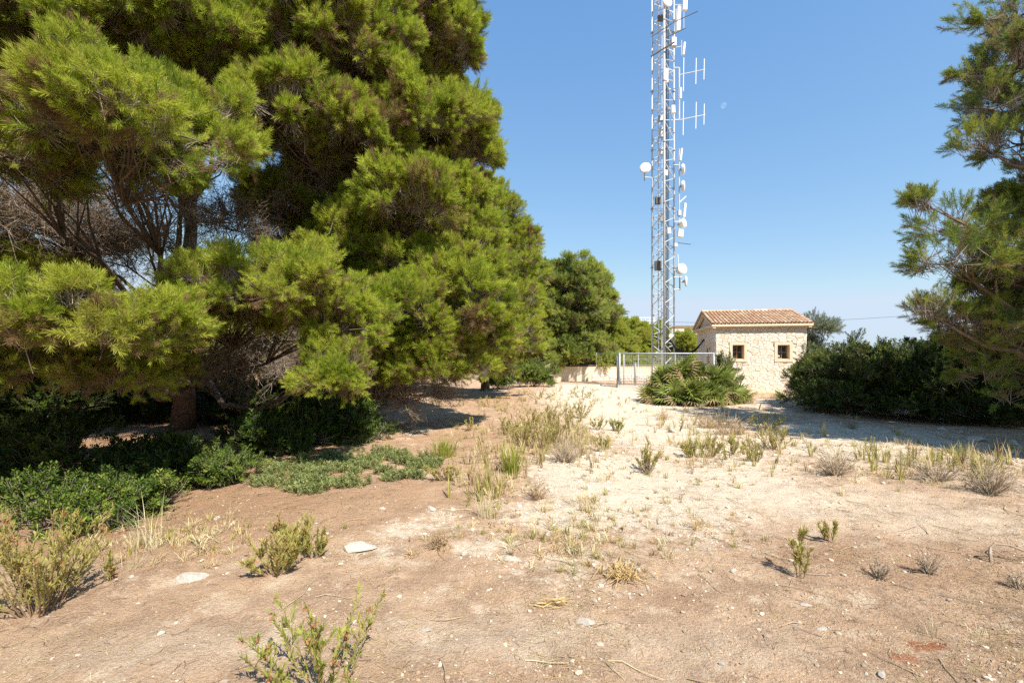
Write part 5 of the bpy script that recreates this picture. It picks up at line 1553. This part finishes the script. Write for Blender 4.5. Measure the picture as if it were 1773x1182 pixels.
NG_TUFT = node_group('short_dry_tufts', [tuft_src(1, M['straw']), tuft_src(2, M['straw_pale'], .15), tuft_src(3, M['brownweed'], .1), tuft_src(4, M['weed'], .14), tuft_src(5, M['straw_orange'], .08)])
def tw(x, y):
    px, py = CX + x / y * FOC, HY + EYE / y * FOC
    f = np.zeros_like(x)
    for (cx, cy_, rx, ry, k) in ((930, 760, 130, 40, .8), (940, 690, 160, 25, .7), (1250, 770, 160, 50, .55), (1600, 810, 190, 35, .6), (860, 830, 70, 50, .5), (300, 930, 130, 30, .55), (1000, 920, 200, 60, .3), (1200, 720, 200, 25, .4), (1350, 685, 80, 14, .9), (1050, 820, 60, 30, .3), (1680, 1100, 120, 50, .15)):
        f = np.maximum(f, k * np.exp(-((px - cx) / rx) ** 2 - ((py - cy_) / ry) ** 2))
    return np.clip(f * (1 + 1.6 * vnoise(x, y, .8)), 0, 1)
pp = field_pts(16000, 3.5, 26, tw); pp[:, 2] -= .005
o = scatter('short_dry_growth', pp, upd(len(pp), .2), rng.uniform(.5, 1.4, len(pp)) * np.clip(pp[:, 1] / 8, .8, 1.6), .5, NG_TUFT, 5); tag(o, 'short dry grass and stubble between the weeds of the clearing', 'dry grass')
NG_TALL = node_group('tall_dry_stalks', [source('tall_dry_stalk', grass(.34, .10, 9, random.Random(70 + k), .28, .011), [mt]) for k, mt in enumerate((M['weed'], M['straw'], M['straw'], M['brownweed'], M['weed']))])
def tw2(x, y):
    px, py = CX + x / y * FOC, HY + EYE / y * FOC
    f = np.zeros_like(x)
    for (cx, cy_, rx, ry, k) in ((935, 765, 85, 30, 1.0), (940, 700, 110, 22, .45), (860, 800, 50, 30, .5), (1255, 770, 110, 30, .35), (1600, 806, 150, 18, .35), (1230, 735, 90, 12, .4), (840, 850, 40, 30, .3), (1000, 745, 60, 25, .4)):
        f = np.maximum(f, k * np.exp(-((px - cx) / rx) ** 2 - ((py - cy_) / ry) ** 2))
    return np.clip(f * (1 + 1.4 * vnoise(x, y, .6)), 0, 1)
pp = field_pts(12000, 5, 24, tw2); pp[:, 2] -= .01
o = scatter('tall_dry_growth', pp, upd(len(pp), .12), rng.uniform(.45, 1.25, len(pp)), .5, NG_TALL, 5); tag(o, 'thin yellow-green and dry stalks filling the weed patches', 'weeds')
M['clod'] = leafy('soil_clod', [(0, (.20, .125, .08)), (.5, (.38, .26, .17)), (1, (.58, .45, .31))], 0, 1, .05, 'tint', 1.2)
def clod_src(seed):
    r = random.Random(seed); bm = bmesh.new(); bmesh.ops.create_icosphere(bm, subdivisions=1, radius=.5)
    for vv in bm.verts: vv.co *= r.uniform(.6, 1.2); vv.co.z *= .65
    me = bpy.data.meshes.new('clod'); bm.to_mesh(me); bm.free(); me.materials.append(M['clod']); return bpy.data.objects.new('clod', me)
NG_CLOD = node_group('soil_clods', [clod_src(200 + k) for k in range(4)])
pp = field_pts(42000, 2.1, 12, lambda x, y: np.clip(.30 + 1.5 * vnoise(x, y, .45) + .9 * vnoise(x, y, 1.6) - .3 * sample(sand, x, y), .03, 1))
csz = np.clip(rng.lognormal(math.log(.009), .55, len(pp)), .004, .04) * np.clip(pp[:, 1] / 5, .8, 1.6)
o = scatter('soil_crumbs', pp, upd(len(pp), .4), csz, np.clip(.42 + .2 * rng.normal(size=len(pp)), 0, 1), NG_CLOD, 4); tag(o, 'crumbs of dry tan soil scattered over the clearing', 'soil')
# long fallen stalks
m = MB(); r = random.Random(77)
for k in range(170):
    d = r.uniform(2.3, 9.0); x = r.uniform(-1.1, 1.1) * d
    if bank(x, d) > -.3: continue
    a = r.random() * 6.283; L = r.uniform(.12, .5); z0 = gz(x, d)
    p = [Vector((x, d, z0 + .006))]
    for j in range(4):
        a += r.uniform(-.35, .35); q_ = p[-1] + Vector((math.cos(a), math.sin(a), 0)) * L / 4; q_.z = gz(q_.x, q_.y) + .006 + r.random() * .012; p.append(q_)
    m.tube(p, [.0032, .003, .0026, .002, .0012], 4, k % 3, False)
o = m.build('fallen_stalks', [M['straw_pale'], M['brownweed'], M['greyweed']]); tag(o, 'long dry stalks lying flat on the bare soil', 'litter', None, 'stuff')
pp = field_pts(26000, 2.1, 14, lambda x, y: np.clip(-.05 + 2.2 * vnoise(x, y, .8) + 1.2 * vnoise(x, y, .3) + .35 * sample(litter, x, y), 0, 1)); pp[:, 2] += .003
NG_SCRAP = node_group('leaf_scraps', [straw_src(300 + k, mt) for k, mt in enumerate((M['brownweed'], M['bark'], M['straw'], M['stem']))])
o = scatter('leaf_scraps', pp, upd(len(pp), .2), rng.uniform(.25, .7, len(pp)) * np.clip(pp[:, 1] / 4, .9, 2.0), .5, NG_SCRAP, 4); tag(o, 'drifts of brown needles and stem scraps on the soil', 'litter')
